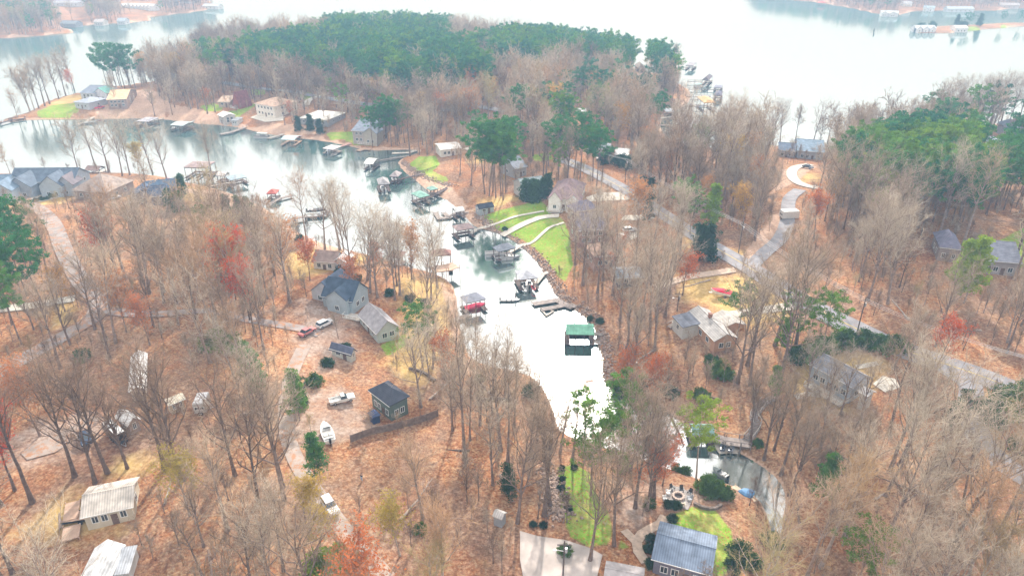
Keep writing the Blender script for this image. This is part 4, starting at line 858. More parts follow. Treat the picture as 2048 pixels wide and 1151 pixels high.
house('low grey roofed house with open carport among bare trunks', 'the low grey carport house', (1235, 556), (1289, 554), (1286, 532), 3.0, .8, 'gable', (.42, .40, .38), (.28, .31, .36), win=(2, 1))
house('large white house with purple brown hip roof above the lawns', 'the purple roofed white house', (1096, 396), (1158, 401), (1158, 366), 4.2, 3.6, 'hip', (.82, .80, .77), (.30, .21, .22), win=(5, 3), porch=(-.05, 6, 2.5),
      wings=[(.0, -1.2, 4.5, 6, 4.4, 2.8, 'cross', None, None), (.62, -1.0, 5, 6, 4.2, 2.4, 'cross', None, None)])
house('grey roofed house behind the dark hedge', 'the grey green roofed house', (1048, 378), (1096, 371), (1091, 352), 4, 2.2, 'gable', (.5, .5, .5), (.36, .42, .44), win=(3, 2))
house('small grey shed with black roof at the lawn edge', 'the small grey shed', (958, 418), (989, 413), (988, 405), 2.3, 1.0, 'gable', (.42, .45, .48), (.06, .07, .10), name='shed', cat='shed', win=(2, 1))
house('low white flat roofed house beside white driveway', 'the low white roofed house', (880, 300), (924, 296), (920, 283), 3.4, .8, 'gable', (.72, .68, .64), (.76, .72, .70), win=(4, 1))
house('dark brown cabin under tall trees beside the white driveway', 'the dark brown cabin', (977, 263), (998, 264), (990, 250), 3, 2, 'cross', (.16, .09, .07), (.20, .16, .17), name='cabin', cat='cabin', win=(2, 1))
house('large two storey grey house with balcony above the inlet', 'the two storey grey house', (702, 261), (746, 264), (752, 240), 6.0, 3.2, 'gable', (.44, .38, .36), (.22, .25, .32), win=(4, 2), porch=(.3, 6, 2.5),
      wings=[(.62, -1.5, 7, 8, 5.8, 2.6, 'cross', (.48, .44, .38), None)])
house('wide white hip roofed lake house with shaded porch', 'the wide white roofed house', (597, 236), (655, 241), (650, 222), 3.2, 2.4, 'hip', (.34, .34, .36), (.74, .72, .68), win=(6, 2))
house('cream house with tan roof and columns on a terrace', 'the cream columned house', (508, 207), (548, 214), (559, 197), 6.2, 3.0, 'hip', (.78, .73, .66), (.60, .42, .32), win=(5, 2))
house('dark red timber A-frame house on green lawn', 'the red A-frame house', (464, 210), (480, 214), (492, 206), 1.0, 8.0, 'aframe', (.36, .12, .10), (.25, .09, .10), win=(2, 0), porch=(0, 6, 2))
house('tan roofed garage next to the red A-frame', None, (434, 204), (460, 204), (462, 191), 2.8, 1.6, 'gable', (.5, .4, .33), (.58, .44, .34), name='garage', cat='garage', win=(2, 1))
house('small white roofed boat cottage on bank below the A-frame', 'the white roofed boat cottage', (434, 229), (446, 234), (465, 227), 4.4, 1.2, 'gable', (.60, .54, .50), WHT, name='cottage', cat='cottage', win=(3, 2))
house('tiny grey hut beside the white roofed boat cottage', None, (460, 241), (474, 242), (476, 236), 2.6, .5, 'shed', (.6, .6, .6), (.4, .42, .46), name='hut', cat='hut', win=(2, 0), door=False)
house('house under construction in bare tan timber sheathing', 'the tan half built house', (212, 200), (253, 198), (258, 180), 5.0, 3.0, 'gable', (.34, .25, .22), (.72, .52, .33), win=(4, 2), wk='plank')
house('grey house with one green gable on the peninsula', 'the grey and green roofed house', (158, 186), (190, 187), (198, 172), 4.4, 2.6, 'gable', (.58, .60, .64), (.30, .34, .42), win=(3, 1), wings=[(.8, 1.5, 9, 9, 4.4, 3.0, 'cross', (.66, .66, .7), (.16, .38, .34))])
house('low grey roofed house on the peninsula behind lawn', 'the low grey peninsula house', (146, 204), (176, 207), (180, 194), 3.4, 1.8, 'hip', (.5, .52, .56), (.38, .42, .50), win=(3, 1))
house('large grey lakeside house with many gables', 'the grey many gabled house', (14, 365), (146, 364), 13, 5.0, 3.6, 'gable', (.40, .45, .52), (.15, .19, .25), win=(8, 2),
      wings=[(.08, -4.5, 9, 9, 4.8, 3.4, 'cross', None, None), (.56, -3.5, 8.5, 8, 4.8, 3.6, 'cross', (.46, .54, .62), None), (.80, -2.0, 6, 7, 4.8, 3.0, 'cross', None, (.22, .19, .21))])
house('blue grey house with gabled front cut by left edge', None, (-40, 378), (14, 376), 12, 4.6, 3.4, 'gable', (.50, .58, .66), (.22, .30, .40), win=(4, 2), wings=[(.55, -3, 7, 7, 4.6, 3.0, 'cross', None, None)])
house('house with a huge brown hip roof beside the many gabled house', 'the huge brown hip roof', (143, 380), (213, 386), 15, 3.4, 4.6, 'hip', (.36, .30, .27), (.40, .32, .28), win=(4, 2))
house('black roofed lakeside house with angled wings', 'the black roofed lakeside house', (284, 396), (334, 390), 9, 3.6, 2.6, 'gable', (.20, .20, .24), (.10, .13, .20), win=(3, 2), wings=[(-.5, 3, 9, 9, 3.4, 2.8, 'cross', None, None), (.1, 7, 10, 7, 4.2, 2.4, 'gable', None, (.13, .19, .28))])
house('house with brown roof and white gable behind yellow lawn', 'the brown roofed house with white gable', (622, 522), (671, 526), (676, 505), 3, 2, 'gable', (.80, .79, .78), (.36, .27, .24), win=(3, 2), wings=[(.9, 1, 4, 6, 3, 1.4, 'cross', None, (.7, .7, .7))])
house('dark shingled house in the right woods', 'the dark right hand house', (1878, 494), (1926, 500), (1922, 472), 4, 2.6, 'hip', (.36, .30, .28), (.20, .19, .26), win=(3, 2))
house('wide grey roofed house partly hidden at the right edge', 'the wide grey right edge house', (1965, 520), (2046, 527), (2040, 488), 4, 3, 'gable', (.42, .40, .42), (.30, .31, .38), win=(4, 2))
house('blue roofed house above the looping driveway', 'the blue roofed shore house', (1594, 301), (1650, 305), (1642, 284), 4, 3, 'gable', (.42, .44, .48), (.24, .32, .42), win=(4, 2))
house('dark blue wing house left of the blue roofed shore house', None, (1556, 300), (1592, 303), (1590, 289), 3.4, 2, 'gable', (.36, .36, .42), (.15, .19, .27), win=(3, 1))
house('pale blue house behind the right hand pines', 'the pale blue house', (1970, 292), (2002, 296), (1996, 278), 4, 2.4, 'gable', (.66, .70, .76), (.40, .44, .52), win=(3, 1))
house('dark roofed house at the right edge by the far water', None, (2026, 265), (2062, 267), (2056, 248), 4, 3, 'hip', (.3, .3, .34), (.17, .19, .25), win=(2, 1))
house('small white roofed house hidden in the mid peninsula', None, (1152, 223), (1174, 224), (1172, 217), 3, .8, 'gable', (.6, .6, .6), (.78, .78, .8), win=(2, 1))
house('pyramid roofed house among far peninsula trees', None, (1276, 137), (1292, 137), (1290, 130), 3.4, 3, 'hip', (.3, .26, .26), (.50, .42, .38), win=(2, 1))
house('white roofed house behind the tall pines on the main road', 'the white roofed house', (1228, 309), (1257, 311), (1255, 298), 3.4, 1.4, 'gable', (.66, .62, .6), (.82, .82, .84), win=(3, 1))
house('grey roofed garage beside the white roofed house', None, (1198, 297), (1224, 297), (1222, 288), 3, 1.2, 'gable', (.5, .5, .52), (.45, .47, .52), name='garage', cat='garage', win=(2, 1))
house('grey shingled house behind dark shrubs', 'the grey shingled house', (1030, 338), (1056, 332), (1052, 312), 4, 3, 'gable', (.4, .4, .42), (.34, .36, .42), win=(3, 1))
house('weathered grey wooden garage at bottom centre', 'the weathered wooden garage', (1206, 1160), (1286, 1176), (1291, 1135), 2.6, .5, 'gable', (.40, .36, .34), (.48, .44, .44), 'plank', name='garage', cat='garage', win=(2, 1))
house('flat pale patio awning beside the blue metal roof', None, (1388, 1087), (1433, 1098), (1437, 1078), 2.5, .15, 'shed', (.7, .7, .7), (.70, .70, .72), 'ribs', name='patio_awning', cat='awning', gap=True, win=(0, 0), door=False)
house('tiny grey metal shed among bare trees at bottom centre', 'the tiny grey metal shed', (984, 1031), (1004, 1039), (1008, 1029), 2.2, .5, 'gable', (.36, .38, .42), (.62, .58, .56), 'ribs', name='shed', cat='shed', win=(0, 0))
house('brown roofed lakeside gazebo between tall bare trees', 'the brown gazebo', (772, 514), (801, 517), (804, 503), 3, 1.6, 'hip', (.3, .2, .16), (.33, .21, .18), name='gazebo', cat='gazebo', gap=True, win=(0, 0), door=False)
# far shores
fars = [('white row of townhouses on the far left shore', (243, 11), (306, 13), (.8, .8, .82), (.7, .72, .76), 8), ('white far house at the tip of the left far shore', (404, 12), (436, 13), (.8, .8, .8), (.6, .64, .7), 0),
 ('long pale far house at the top left', (104, 6), (160, 6), (.7, .7, .72), (.5, .5, .56), 0), ('low dark far house behind far left trees', (118, 47), (150, 48), (.4, .4, .45), (.3, .33, .38), 0),
 ('white mansion on the narrow far spit', (1832, 57), (1874, 57), (.82, .82, .84), (.55, .6, .68), 3), ('long low white house on far spit beside dark trees', (1912, 57), (1938, 57), (.8, .8, .8), (.68, .7, .74), 0),
 ('white gabled far house at the top right', (1846, 16), (1870, 17), (.82, .82, .84), (.4, .5, .6), 2), ('pale far house left of the white gabled one', (1762, 26), (1798, 27), (.75, .75, .76), (.58, .62, .66), 2),
 ('long pale far house right of the white gabled one', (1896, 18), (1950, 18), (.62, .64, .68), (.48, .54, .6), 0), ('small white far house on the top right shore', (1808, 7), (1826, 7), (.8, .8, .8), (.5, .5, .55), 0), ('tan far house at the top right corner', (2000, 10), (2040, 11), (.6, .5, .48), (.5, .45, .45), 0),
 ('pale far house on the second left shore', (186, 44), (206, 44), (.7, .66, .64), (.55, .5, .5), 0), ('small far house on the second left shore near its end', (232, 42), (250, 42), (.66, .66, .7), (.4, .46, .54), 0)]
for lb, a_, b_, wc, rc, nw in fars:
    a0, ang, L, W, g, c = frame_of(a_, b_, 12, 6)
    house(lb, None, a_, b_, 12, 4.2, 2.6, 'gable', wc, rc, win=(int(max(3, L / 7)), 1), door=False,
          wings=[(i / nw * .97, -2, L / nw * .72, 6, 4.2, 2.2, 'cross', None, None) for i in range(nw)], group='houses on the far shores')
# ------------------------------------------------------------ boathouses, docks, boats
bh = boathouse
GRN = (.28, .50, .42)
B1 = bh('grey hip roofed boathouse sheltering the red boat', 'the boathouse with the red boat', (932, 607), (973, 598), (957, 586), 3.8, 1.6, 'hip', (.42, .43, .50), 'ribs')
B2 = bh('grey hip roofed boathouse with jet skis in front', 'the grey boathouse with jet skis', (1040, 560), (1077, 556), (1066, 538), 3.8, 1.5, 'hip', (.52, .53, .58))
B3 = bh('dark grey hip roofed boathouse with two white pontoons', 'the dark grey hip roofed boathouse', (997, 504), (1032, 496), (1014, 488), 3.6, 1.5, 'hip', (.26, .28, .33))
B4 = bh('mauve brown roofed boathouse with open empty slips', 'the mauve roofed boathouse', (914, 462), (949, 456), (932, 447), 3.6, 1.2, 'hip', (.40, .30, .29))
bh('teal hip roofed boathouse on the clay shore', 'the teal hip roofed boathouse', (839, 396), (860, 391), (843, 382), 3.6, 1.2, 'hip', GRN)
bh('small teal roofed boathouse behind the larger teal one', None, (861, 381), (875, 378), (869, 372), 3.2, 1.0, 'hip', (.32, .52, .46))
bh('pale grey hip roofed boathouse at the end of a long pier', 'the pale grey hip boathouse', (757, 370), (780, 368), (771, 357), 3.6, 1.6, 'hip', (.40, .38, .39))
bh('smaller weathered boathouse beside the railed pier', None, (778, 353), (796, 354), (792, 345), 3.4, 1.5, 'hip', (.42, .37, .38))
bh('white arched canopy boat lift on open water', 'the white canopy boat lift', (727, 327), (746, 328), (743, 316), 3.2, .9, 'arch', WHT, 'ribs')
bh('low square boathouse with white roof and red brown sides', 'the white and brown boathouse', (645, 297), (666, 300), (669, 291), 2.8, .3, 'flat', (.68, .62, .62), 'ribs', deck=WOOD, rail=True)
bh('pale blue roofed boathouse with tan deck', 'the pale blue roofed boathouse', (561, 279), (589, 280), (591, 271), 3.2, .8, 'gable', (.52, .66, .70), 'ribs', deck=WOODT)
bh('pale teal roofed boathouse on the far inlet', 'the pale teal roofed boathouse', (340, 250), (366, 252), (360, 242), 3.2, .6, 'gable', (.60, .70, .70), 'ribs')
bh('grey hip roofed boathouse below half built house', 'the grey boathouse on the far inlet', (271, 243), (297, 244), (293, 235), 3.2, 1.2, 'hip', (.48, .47, .52))
bh('brown roofed double deck boathouse with railings by the left shore', 'the brown double deck boathouse', (366, 335), (412, 336), (405, 323), 5.2, 1.0, 'hip', (.36, .28, .28), deck=WOODD, rail=True)
bh('small cream canopy boathouse by the sandy yard', None, (431, 351), (449, 352), (446, 345), 3.4, .9, 'arch', (.66, .62, .60))
bh('blue grey flat roofed boathouse right of the cream canopy', 'the blue grey flat boathouse', (460, 361), (494, 354), (489, 347), 3.0, .3, 'shed', (.34, .44, .52), 'ribs')
bh('tiny red roofed boathouse at the end of left pier', 'the red roofed boathouse', (532, 388), (552, 388), (545, 380), 3.0, 1.2, 'hip', (.55, .16, .13))
bh('red brown roofed boathouse above a tall railed deck', 'the red brown roofed boathouse', (863, 512), (903, 510), (896, 501), 6.0, 1.4, 'hip', (.36, .20, .18))
bh('green gabled boathouse beside the bright sun glitter', 'the green gabled boathouse', (1132, 668), (1189, 669), (1188, 647), 3.4, 1.1, 'gable', (.20, .46, .34), 'ribs')
bh('green metal roofed boathouse in the narrow creek under pine', 'the creek boathouse', (1385, 868), (1430, 869), (1443, 851), 3.2, 1.0, 'gable', (.28, .46, .42), 'ribs')
bh('small white covered boat lift beside the U shaped dock', None, (911, 424), (930, 421), (925, 413), 3.2, .9, 'arch', (.74, .74, .74), 'ribs')
bh('open framed boathouse at the tip of the far peninsula', 'the open framed far boathouse', (1371, 131), (1386, 132), (1385, 125), 3.6, .8, 'flat', (.25, .24, .27))
bh('dark hip roofed boathouse at end of the far railed pier', 'the dark far boathouse', (1404, 160), (1417, 161), (1415, 152), 3.8, 2, 'hip', (.20, .17, .20))
bh('low dark boathouse farthest out on the open lake', None, (1428, 175), (1443, 176), (1441, 170), 2.6, .8, 'arch', (.25, .25, .32))
bh('dark blue canopied boathouse above the orange roofed one', None, (1428, 191), (1443, 192), (1440, 184), 3.0, 1.4, 'hip', (.15, .15, .22))
bh('orange roofed two storey boathouse at the long pier end', 'the orange roofed boathouse', (1408, 206), (1432, 206), (1430, 194), 5.6, 1.4, 'hip', (.68, .42, .20))
bh('grey open boathouse close to the far sandy bank', None, (1332, 224), (1352, 224), (1350, 217), 3.4, .5, 'flat', (.5, .52, .56))
bh('small red roofed boathouse on the far right shore', None, (1638, 6), (1653, 6), 8, 4, 2, 'hip', (.6, .15, .14))
bh('thatched brown covered dock on left shore behind the bare trees', None, (168, 340), (196, 341), (194, 333), 3, 1.2, 'gable', (.36, .26, .24))
dock('narrow walkway from the mauve roofed boathouse to the lawn', [(942, 467), (952, 458), (960, 456)], 1.4, m=WOODP)
dock('walkway from the dark grey boathouse to the bank', [(1018, 504), (1034, 495), (1042, 490)], 1.4, m=WOODP)
dock('short ramp from the jet ski boathouse to the boulders', [(1072, 566), (1086, 548), (1096, 543)], 1.3, m=WOODP)
dock('grey walkway linking the red boat boathouse to the left shore', [(938, 628), (916, 636), (905, 640)], 1.6, m=WOOD)
dock('grey L shaped floating dock nearer the open water', [(1066, 607), (1114, 599), (1122, 604), (1140, 612), (1160, 607)], 2.2, .6, m=WOOD)
dock('grey floating dock with an open slip frame', [(1130, 609), (1112, 613), (1084, 618)], 1.8, .6, m=WOOD)
dock('thin open slip frame beside the grey floating docks', [(1082, 617), (1093, 630), (1106, 622), (1096, 615)], .5, .4, m=WOODP)
dock('upper walkway joining the green gabled boathouse to shore', [(1188, 666), (1206, 668)], 1.4, 1.2, m=WOOD)
dock('lower walkway joining the green gabled boathouse to shore', [(1188, 682), (1208, 686)], 1.4, .7, m=WOOD)
dock('U shaped grey dock with two fingers off the clay shore', [(871, 424), (878, 436), (898, 434), (887, 424)], 1.8, .6, m=WOOD)
dock('walkway from the U shaped dock to the small white lift', [(896, 432), (915, 424), (950, 424)], 1.2, .9, m=WOOD)
dock('railed pier behind the pale grey hip boathouse', [(786, 363), (806, 356), (848, 347)], 1.4, 1.5, rail=True)
dock('timber pier leading to the teal boathouses', [(848, 398), (868, 389), (900, 373)], 1.6, 1.6, rail=True)
dock('long low pier beyond white canopy lift', [(748, 322), (790, 315), (835, 309)], 1.2, .8, m=WOOD)
dock('floating dock in the dark water under the point', [(784, 306), (818, 305), (832, 300)], 2.2, .5, m=WOODP)
dock('brown walkway from the white and brown boathouse to shore', [(668, 296), (692, 289), (712, 283)], 1.8, .9, m=mat('red_brown_deck', (.36, .20, .18), .9))
dock('tan platform at the water edge with dropped ramps', [(716, 301), (728, 297), (741, 298)], 3.0, .5, m=WOODT)
dock('walkway from the pale blue roofed boathouse', [(592, 275), (612, 267)], 2.0, .9, m=mat('red_brown_deck', (.36, .20, .18), .9))
dock('walkway behind the white pontoon boat', [(536, 276), (552, 272), (566, 268)], 1.8, .8, m=WOODP)
dock('long grey dock with railings below the tiny hut', [(440, 268), (462, 264), (490, 254)], 2.4, .8, m=WOOD, rail=True)
dock('thin pier from the pale teal roofed boathouse', [(368, 248), (396, 238)], 1.2, .8, m=WOODP)
dock('thin pier from the grey inlet boathouse', [(298, 243), (326, 236)], 1.2, .8, m=WOODP)
dock('dock with a covered boat at the peninsula lawn', [(155, 248), (172, 243), (190, 232)], 1.8, .8, m=WOODP)
dock('long straight pier leaving left edge of the far inlet', [(-40, 250), (0, 246), (22, 240), (50, 236)], 1.8, 1.0, m=WOODD, rail=True)
dock('pier behind the red roofed boathouse', [(536, 408), (560, 396), (584, 390)], 1.6, .8, m=WOOD)
dock('railed pier leading to the black boat lift', [(564, 448), (590, 436), (612, 432)], 2.0, 1.2, m=WOOD, rail=True)
dock('black framed boat lift at the end of the railed pier', [(610, 434), (640, 432), (657, 424), (648, 418)], 1.0, .8, m=WOODD, rail=True)
dock('tall pale railed deck in front of the red brown roofed boathouse', [(866, 538), (890, 535), (912, 529)], 4.5, 3.4, m=WOODT, rail=True)
dock('white slatted dock by the sandy yard', [(186, 347), (204, 342), (214, 338)], 2.6, .8, m=WOODP)
dock('walkway between sandy yard and blue grey boathouse', [(420, 372), (450, 366), (470, 364)], 1.2, .8, m=WOODP)
dock('square grey raft moored at the leafy left bank', [(904, 726), (944, 716)], 4.6, .5, m=WOODP)
dock('first far railed pier, reaching the dark far boathouse', [(1376, 163), (1403, 162)], 1.4, 1.5, rail=True)
dock('second far railed pier, reaching the low dark boathouse', [(1378, 178), (1428, 179)], 1.4, 1.2, rail=True)
dock('third far railed pier with long empty span', [(1370, 192), (1420, 194)], 1.4, 1.2, rail=True)
dock('fourth far railed pier, reaching the orange roofed boathouse', [(1366, 212), (1408, 214)], 1.4, 1.5, rail=True)
dock('pale curved far platform beside the sandy bank', [(1322, 236), (1362, 230), (1384, 234)], 2.6, .7, m=WOODP)
dock('far grey dock nearest the rounded bare trees', [(1320, 250), (1356, 250), (1378, 254)], 2.0, .8, m=WOOD)
dock('far pier leading to the open framed boathouse', [(1366, 135), (1374, 134)], 1.2, 1.0)
dock('short dark dock standing alone in the big lake', [(1519, 262), (1540, 263)], 3.0, .8)
dock('railed timber platform above the creek boathouse', [(1424, 872), (1450, 880), (1480, 884), (1500, 886)], 2.6, 1.6, m=WOOD, rail=True)
dock('floating jet ski dock in the narrow creek', [(1430, 893), (1452, 890), (1474, 893)], 4.2, .5, m=WOODP)
dock('pale timber platform holding a blue tarp at the creek head', [(1466, 999), (1492, 984)], 5.0, .9, m=mat('new_timber', (.66, .52, .38), .9, kind='plank', scale=1.2))
dock('narrow new timber gangway on creek bank', [(1458, 1003), (1478, 996)], 1.6, 1.0, m=mat('new_timber', (.66, .52, .38), .9, kind='plank', scale=1.2))
dock('pale concrete slab on the leafy creek bank', [(1252, 930), (1278, 943)], 3.0, .9, m=CONC, posts=False)
A_ = math.radians
runabout('red hulled boat inside the grey hip roofed boathouse', (950, 616), B1[2], 6.5, (.55, .03, .06), cover=(.55, .02, .08))
runabout('white boat in the nearer slip of the jet ski boathouse', (1058, 571), B2[2] + 1.4, 5, (.8, .8, .8))
jetski('white and red jet ski in front of the grey boathouse', (1066, 576), 1.9, (.7, .1, .12), .9)
jetski('white jet ski beside the red one in front of the boathouse', (1049, 574), 1.7, (.75, .75, .75), .9)
jetski('dark jet ski on the left of the floating creek dock', (1446, 893), 1.2, (.10, .12, .16), .8)
jetski('dark jet ski on the right of the floating creek dock', (1462, 895), 1.2, (.18, .19, .23), .8)
pontoon('white pontoon boat left of the dark grey boathouse', (990, 510), .2, 6.5, canopy=False)
pontoon('white pontoon boat beneath the dark grey boathouse', (1008, 517), .2, 6.5, canopy=False)
runabout('small grey boat right of the dark grey boathouse', (1025, 516), .1, 4.8, (.3, .32, .35))
pontoon('pontoon boat docked near the white walkway on the far inlet', (523, 275), 3.0, 8, (.7, .72, .72), (.3, .3, .33))
runabout('covered grey boat at the peninsula dock', (180, 247), .3, 8, (.3, .33, .36), cover=(.35, .42, .45))
runabout('white boat under the white canopy lift', (736, 333), 1.9, 6, (.8, .8, .8))
runabout('white boat under the pale grey hip boathouse', (766, 379), 1.9, 6, (.75, .75, .78))
runabout('white boat under the smaller weathered boathouse', (788, 361), 1.9, 5.5, (.75, .75, .78))
runabout('blue and white boat in the brown and white boathouse', (657, 304), 1.5, 6, (.7, .72, .8), (.3, .35, .5))
runabout('white boat under the pale teal roofed boathouse', (354, 258), .1, 6, (.7, .75, .75))
runabout('white boat under the grey inlet boathouse', (284, 250), .1, 6, (.7, .75, .78))
runabout('black speedboat on the black framed boat lift', (634, 428), .15, 7, (.02, .03, .05), (.05, .05, .06), lift=1.2)
runabout('white boat inside the green gabled boathouse', (1160, 662), 0.05, 7, (.35, .36, .4))
runabout('pale boat under the orange roofed far boathouse', (1419, 214), 1.5, 7, (.7, .74, .78))
pontoon('teal canopied boat beside the second far pier', (1398, 175), .1, 7, (.25, .6, .65))
runabout('small rowing boat left of the creek head', (1440, 950), 2.2, 3.6, (.10, .12, .12))
runabout('white speedboat with red cover on trailer in the yard', (1445, 592), math.radians(155), 6.6, (.8, .8, .8), cover=(.72, .03, .08), lift=.75, group='boats on trailers', ground_=True)
def trailer_under(label, px, ang, L=6):
    w = at(px)[0]; t = thing('boat_trailer', label, 'boat trailer', tuple(w), ang); f = MB()
    for y in (-.6, .6): f.box(-L / 2, L / 2 - 1, y - .05, y + .05, .45, .55)
    f.bar((L / 2 - 1, -.6, .5), (L / 2 + .8, 0, .5), .1); f.bar((L / 2 - 1, .6, .5), (L / 2 + .8, 0, .5), .1); f.build('frame', METL, t)
    for y in (-1.0, 1.0): wh = MB().cyl((-.8, y - .1, .35), (-.8, y + .1, .35), .35, n=12).build('wheel', BLK, t); MB().cyl((-.8, y - .12, .35), (-.8, y + .12, .35), .18, n=8).build('rim', METL, wh)
trailer_under('silver trailer carrying the red covered speedboat', (1445, 592), math.radians(155))
runabout('white boat on a trailer at the leafy yard edge', (655, 872), math.radians(115), 6.2, (.78, .77, .75), (.4, .38, .36), lift=.6, group='boats on trailers', ground_=True)
trailer_under('silver trailer under the white boat in leaves', (655, 872), math.radians(115))
runabout('white boat on the concrete pad near black roofed house', (336, 363), .1, 7, (.7, .75, .8), cover=(.55, .6, .7), group='boats on trailers', ground_=True)
w = atz((1020, 601), 0)[0]
fb = thing('fishing_boat', 'low black fishing boat drifting mid channel with one angler', 'boat', (w[0], w[1], -.05), 0.02)
rg = [[(x, -h, .55), (x, -h * .8, .05), (x, h * .8, .05), (x, h, .55)] for x, h in ((-2.7, .85), (-1, .95), (1, .9), (2.1, .6), (2.8, .15))]
MB().loft(rg).build('hull', paint((.05, .05, .06)), fb); MB().box(-2.4, 1.9, -.72, .72, .55, .58).build('deck', paint((.5, .5, .5)), fb)
s = MB(); [s.box(x, x + .45, -.3, .3, .58, .95) for x in (-1.2, .2)]; s.build('seat', paint((.7, .7, .72)), fb); MB().box(-3.1, -2.7, -.15, .15, .2, 1.1).build('outboard_motor', BLK, fb)
person('person in dark clothes standing at the bow of the black fishing boat', (1031, 598), .55, 1.2, (.05, .05, .06), (.08, .08, .1))
person('person in dark top and pale trousers standing in the leafy clearing', (724, 961), None, 2.6)
w = at((1182, 915))[0]; k = thing('kayak', 'blue kayak with yellow end lying on the leafy bank', 'kayak', tuple(w), R(25))
rg = [[(x, -h, .22), (x, 0, .0), (x, h, .22), (x, 0, .38)] for x, h in ((-1.8, .03), (-1, .3), (0, .38), (.5, .36))]; MB().loft(rg).build('hull', paint((.02, .22, .45)), k)
rg = [[(x, -h, .22), (x, 0, .0), (x, h, .22), (x, 0, .38)] for x, h in ((-2.1, .03), (-1.6, .16), (-1.2, .26))]; MB().loft(rg).build('bow', paint((.7, .55, .05)), k)
# ------------------------------------------------------------ vehicles
car('white pickup truck parked in leaves above the wooden fence', (670, 806), (700, 802), 'pickup', (.75, .74, .72), short='the white pickup')
car('white car driving on the gravel lane between bare trees', (653, 1006), (669, 1030), 'suv', (.78, .78, .8), short='the white car on the lane')
car('white car parked on the lane by the slate blue house', (640, 656), (661, 648), 'suv', (.78, .78, .8))
car('dull red car parked on the lane below the white car', (606, 672), (624, 664), 'sedan', (.55, .18, .17))
car('dark blue car on the left gravel yard', (168, 872), (176, 892), 'sedan', (.03, .05, .10), short='the dark blue car')
car('white car on the concrete pad above the brown hip roofed house', (1250, 466), (1268, 462), 'suv', (.78, .79, .82))
car('silver car beside the white one above the brown hip roofed house', (1238, 480), (1252, 476), 'sedan', (.55, .58, .62))
car('black car under the low grey carport roof', (1240, 576), (1256, 573), 'sedan', (.02, .02, .04))
car('white car on the drive of black roofed lakeside house', (226, 392), (238, 386), 'suv', (.75, .75, .78))
car('silver car below the white one by black roofed house', (222, 400), (236, 398), 'sedan', (.6, .6, .64))
car('black car on the drive of the many gabled house', (112, 382), (120, 374), 'suv', (.03, .03, .04))
car('red truck at the half built tan house', (194, 220), (206, 216), 'pickup', (.6, .04, .08))
car('dark blue car beside the white roofed house', (1206, 314), (1216, 310), 'sedan', (.08, .12, .25))
car('white car beside the white roofed house', (1196, 320), (1208, 317), 'sedan', (.75, .75, .75))
car('dark car near the curved drive in front of the shore house', (1610, 336), (1620, 338), 'sedan', (.1, .1, .12))
def box_trailer(label, A, B, C, h, wall, top, name, cat, short=None, win=0):
    a, ang, L, W, g, c = frame_of(A, B, C, h); t = thing(name, label, cat, (a[0], a[1], g), ang)
    b = MB().extr([(0, .5), (W, .5), (W, h - .15), (W - .15, h), (.15, h), (0, h - .15)], 0, L); b.build('body', paint(wall), t)
    r = MB().box(.1, L - .1, .1, W - .1, h, h + .06).build('roof', paint(top), t); MB().box(L * .45, L * .6, W * .4, W * .6, h + .06, h + .2).build('roof_vent', paint((.55, .55, .55)), r)
    for x in (L * .42, L * .56):
        for y in (-.02, W - .2): wh = MB().cyl((x, y, .35), (x, y + .22, .35), .36, n=12).build('wheel', BLK, t); MB().cyl((x, y - .02, .35), (x, y + .24, .35), .18, n=8).build('rim', METL, wh)
    MB().bar((L, W * .3, .55), (L + 1.2, W / 2, .5), .1).bar((L, W * .7, .55), (L + 1.2, W / 2, .5), .1).build('hitch', METL, t)
    for i in range(win): put_window(t, L * (i + 1) / (win + 1), 0, 1.4, .9, .6, 'f')
    FOOT.append((c, ang, L / 2 + 1, W / 2 + 1)); PROTECT.append((min(A[0], C[0]), C[1] - 4, max(A[0], C[0]), max(A[1], B[1]) + 16))
    if short: mark(short, proj(np.array([[c[0], c[1], g + 1]]))[0])
box_trailer('black cargo trailer with bright white roof', (202, 845), (230, 871), (251, 862), 2.9, (.02, .02, .025), (.85, .85, .83), 'cargo_trailer', 'trailer', 'the black cargo trailer')
box_trailer('white camper parked by the clay bank of the side road', (1560, 418), (1568, 424), (1583, 410), 2.9, (.75, .74, .72), (.8, .8, .78), 'camper', 'camper', 'the white camper', 2)
box_trailer('grey camper next to the cream mobile home', (384, 808), (408, 806), (402, 784), 2.8, (.5, .5, .5), (.62, .62, .64), 'camper', 'camper', None, 2)
# flat trailer and deck at the beige house
w = at((128, 1052))[0]; t = thing('flat_trailer', 'rusty flatbed trailer beside the beige house', 'trailer', tuple(w), R(12))
b = MB(); [b.box(-.2, 6, .35 * i, .35 * i + .3, .7, .78) for i in range(7)]; b.build('bed', WOODT, t); MB().box(-.3, 6.1, -.05, .02, .5, .85).box(-.3, 6.1, 2.45, 2.55, .5, .85).bar((6, 1.2, .6), (7.6, 1.2, .5), .12).build('frame', BLK, t)
for y in (-.15, 2.65): wh = MB().cyl((2.6, y - .1, .35), (2.6, y + .1, .35), .36, n=12).build('wheel', BLK, t); MB().cyl((2.6, y - .12, .35), (2.6, y + .12, .35), .18, n=8).build('rim', METL, wh)
t = dock('tan timber deck left of the beige house', [(124, 1068), (160, 1058)], 3.2, 9.0, m=WOODT, posts=True, group=None, name='garden_deck', cat='deck', zs=(height(at((124, 1068)))[0] + .5, height(at((124, 1068)))[0] + .5))
t = dock('pale sheet covered deck behind the flatbed trailer', [(128, 1024), (158, 1016)], 4.5, 9.0, m=WOODT, posts=True, group=None, name='garden_deck', cat='deck', zs=(height(at((128, 1024)))[0] + .6, height(at((128, 1024)))[0] + .6))
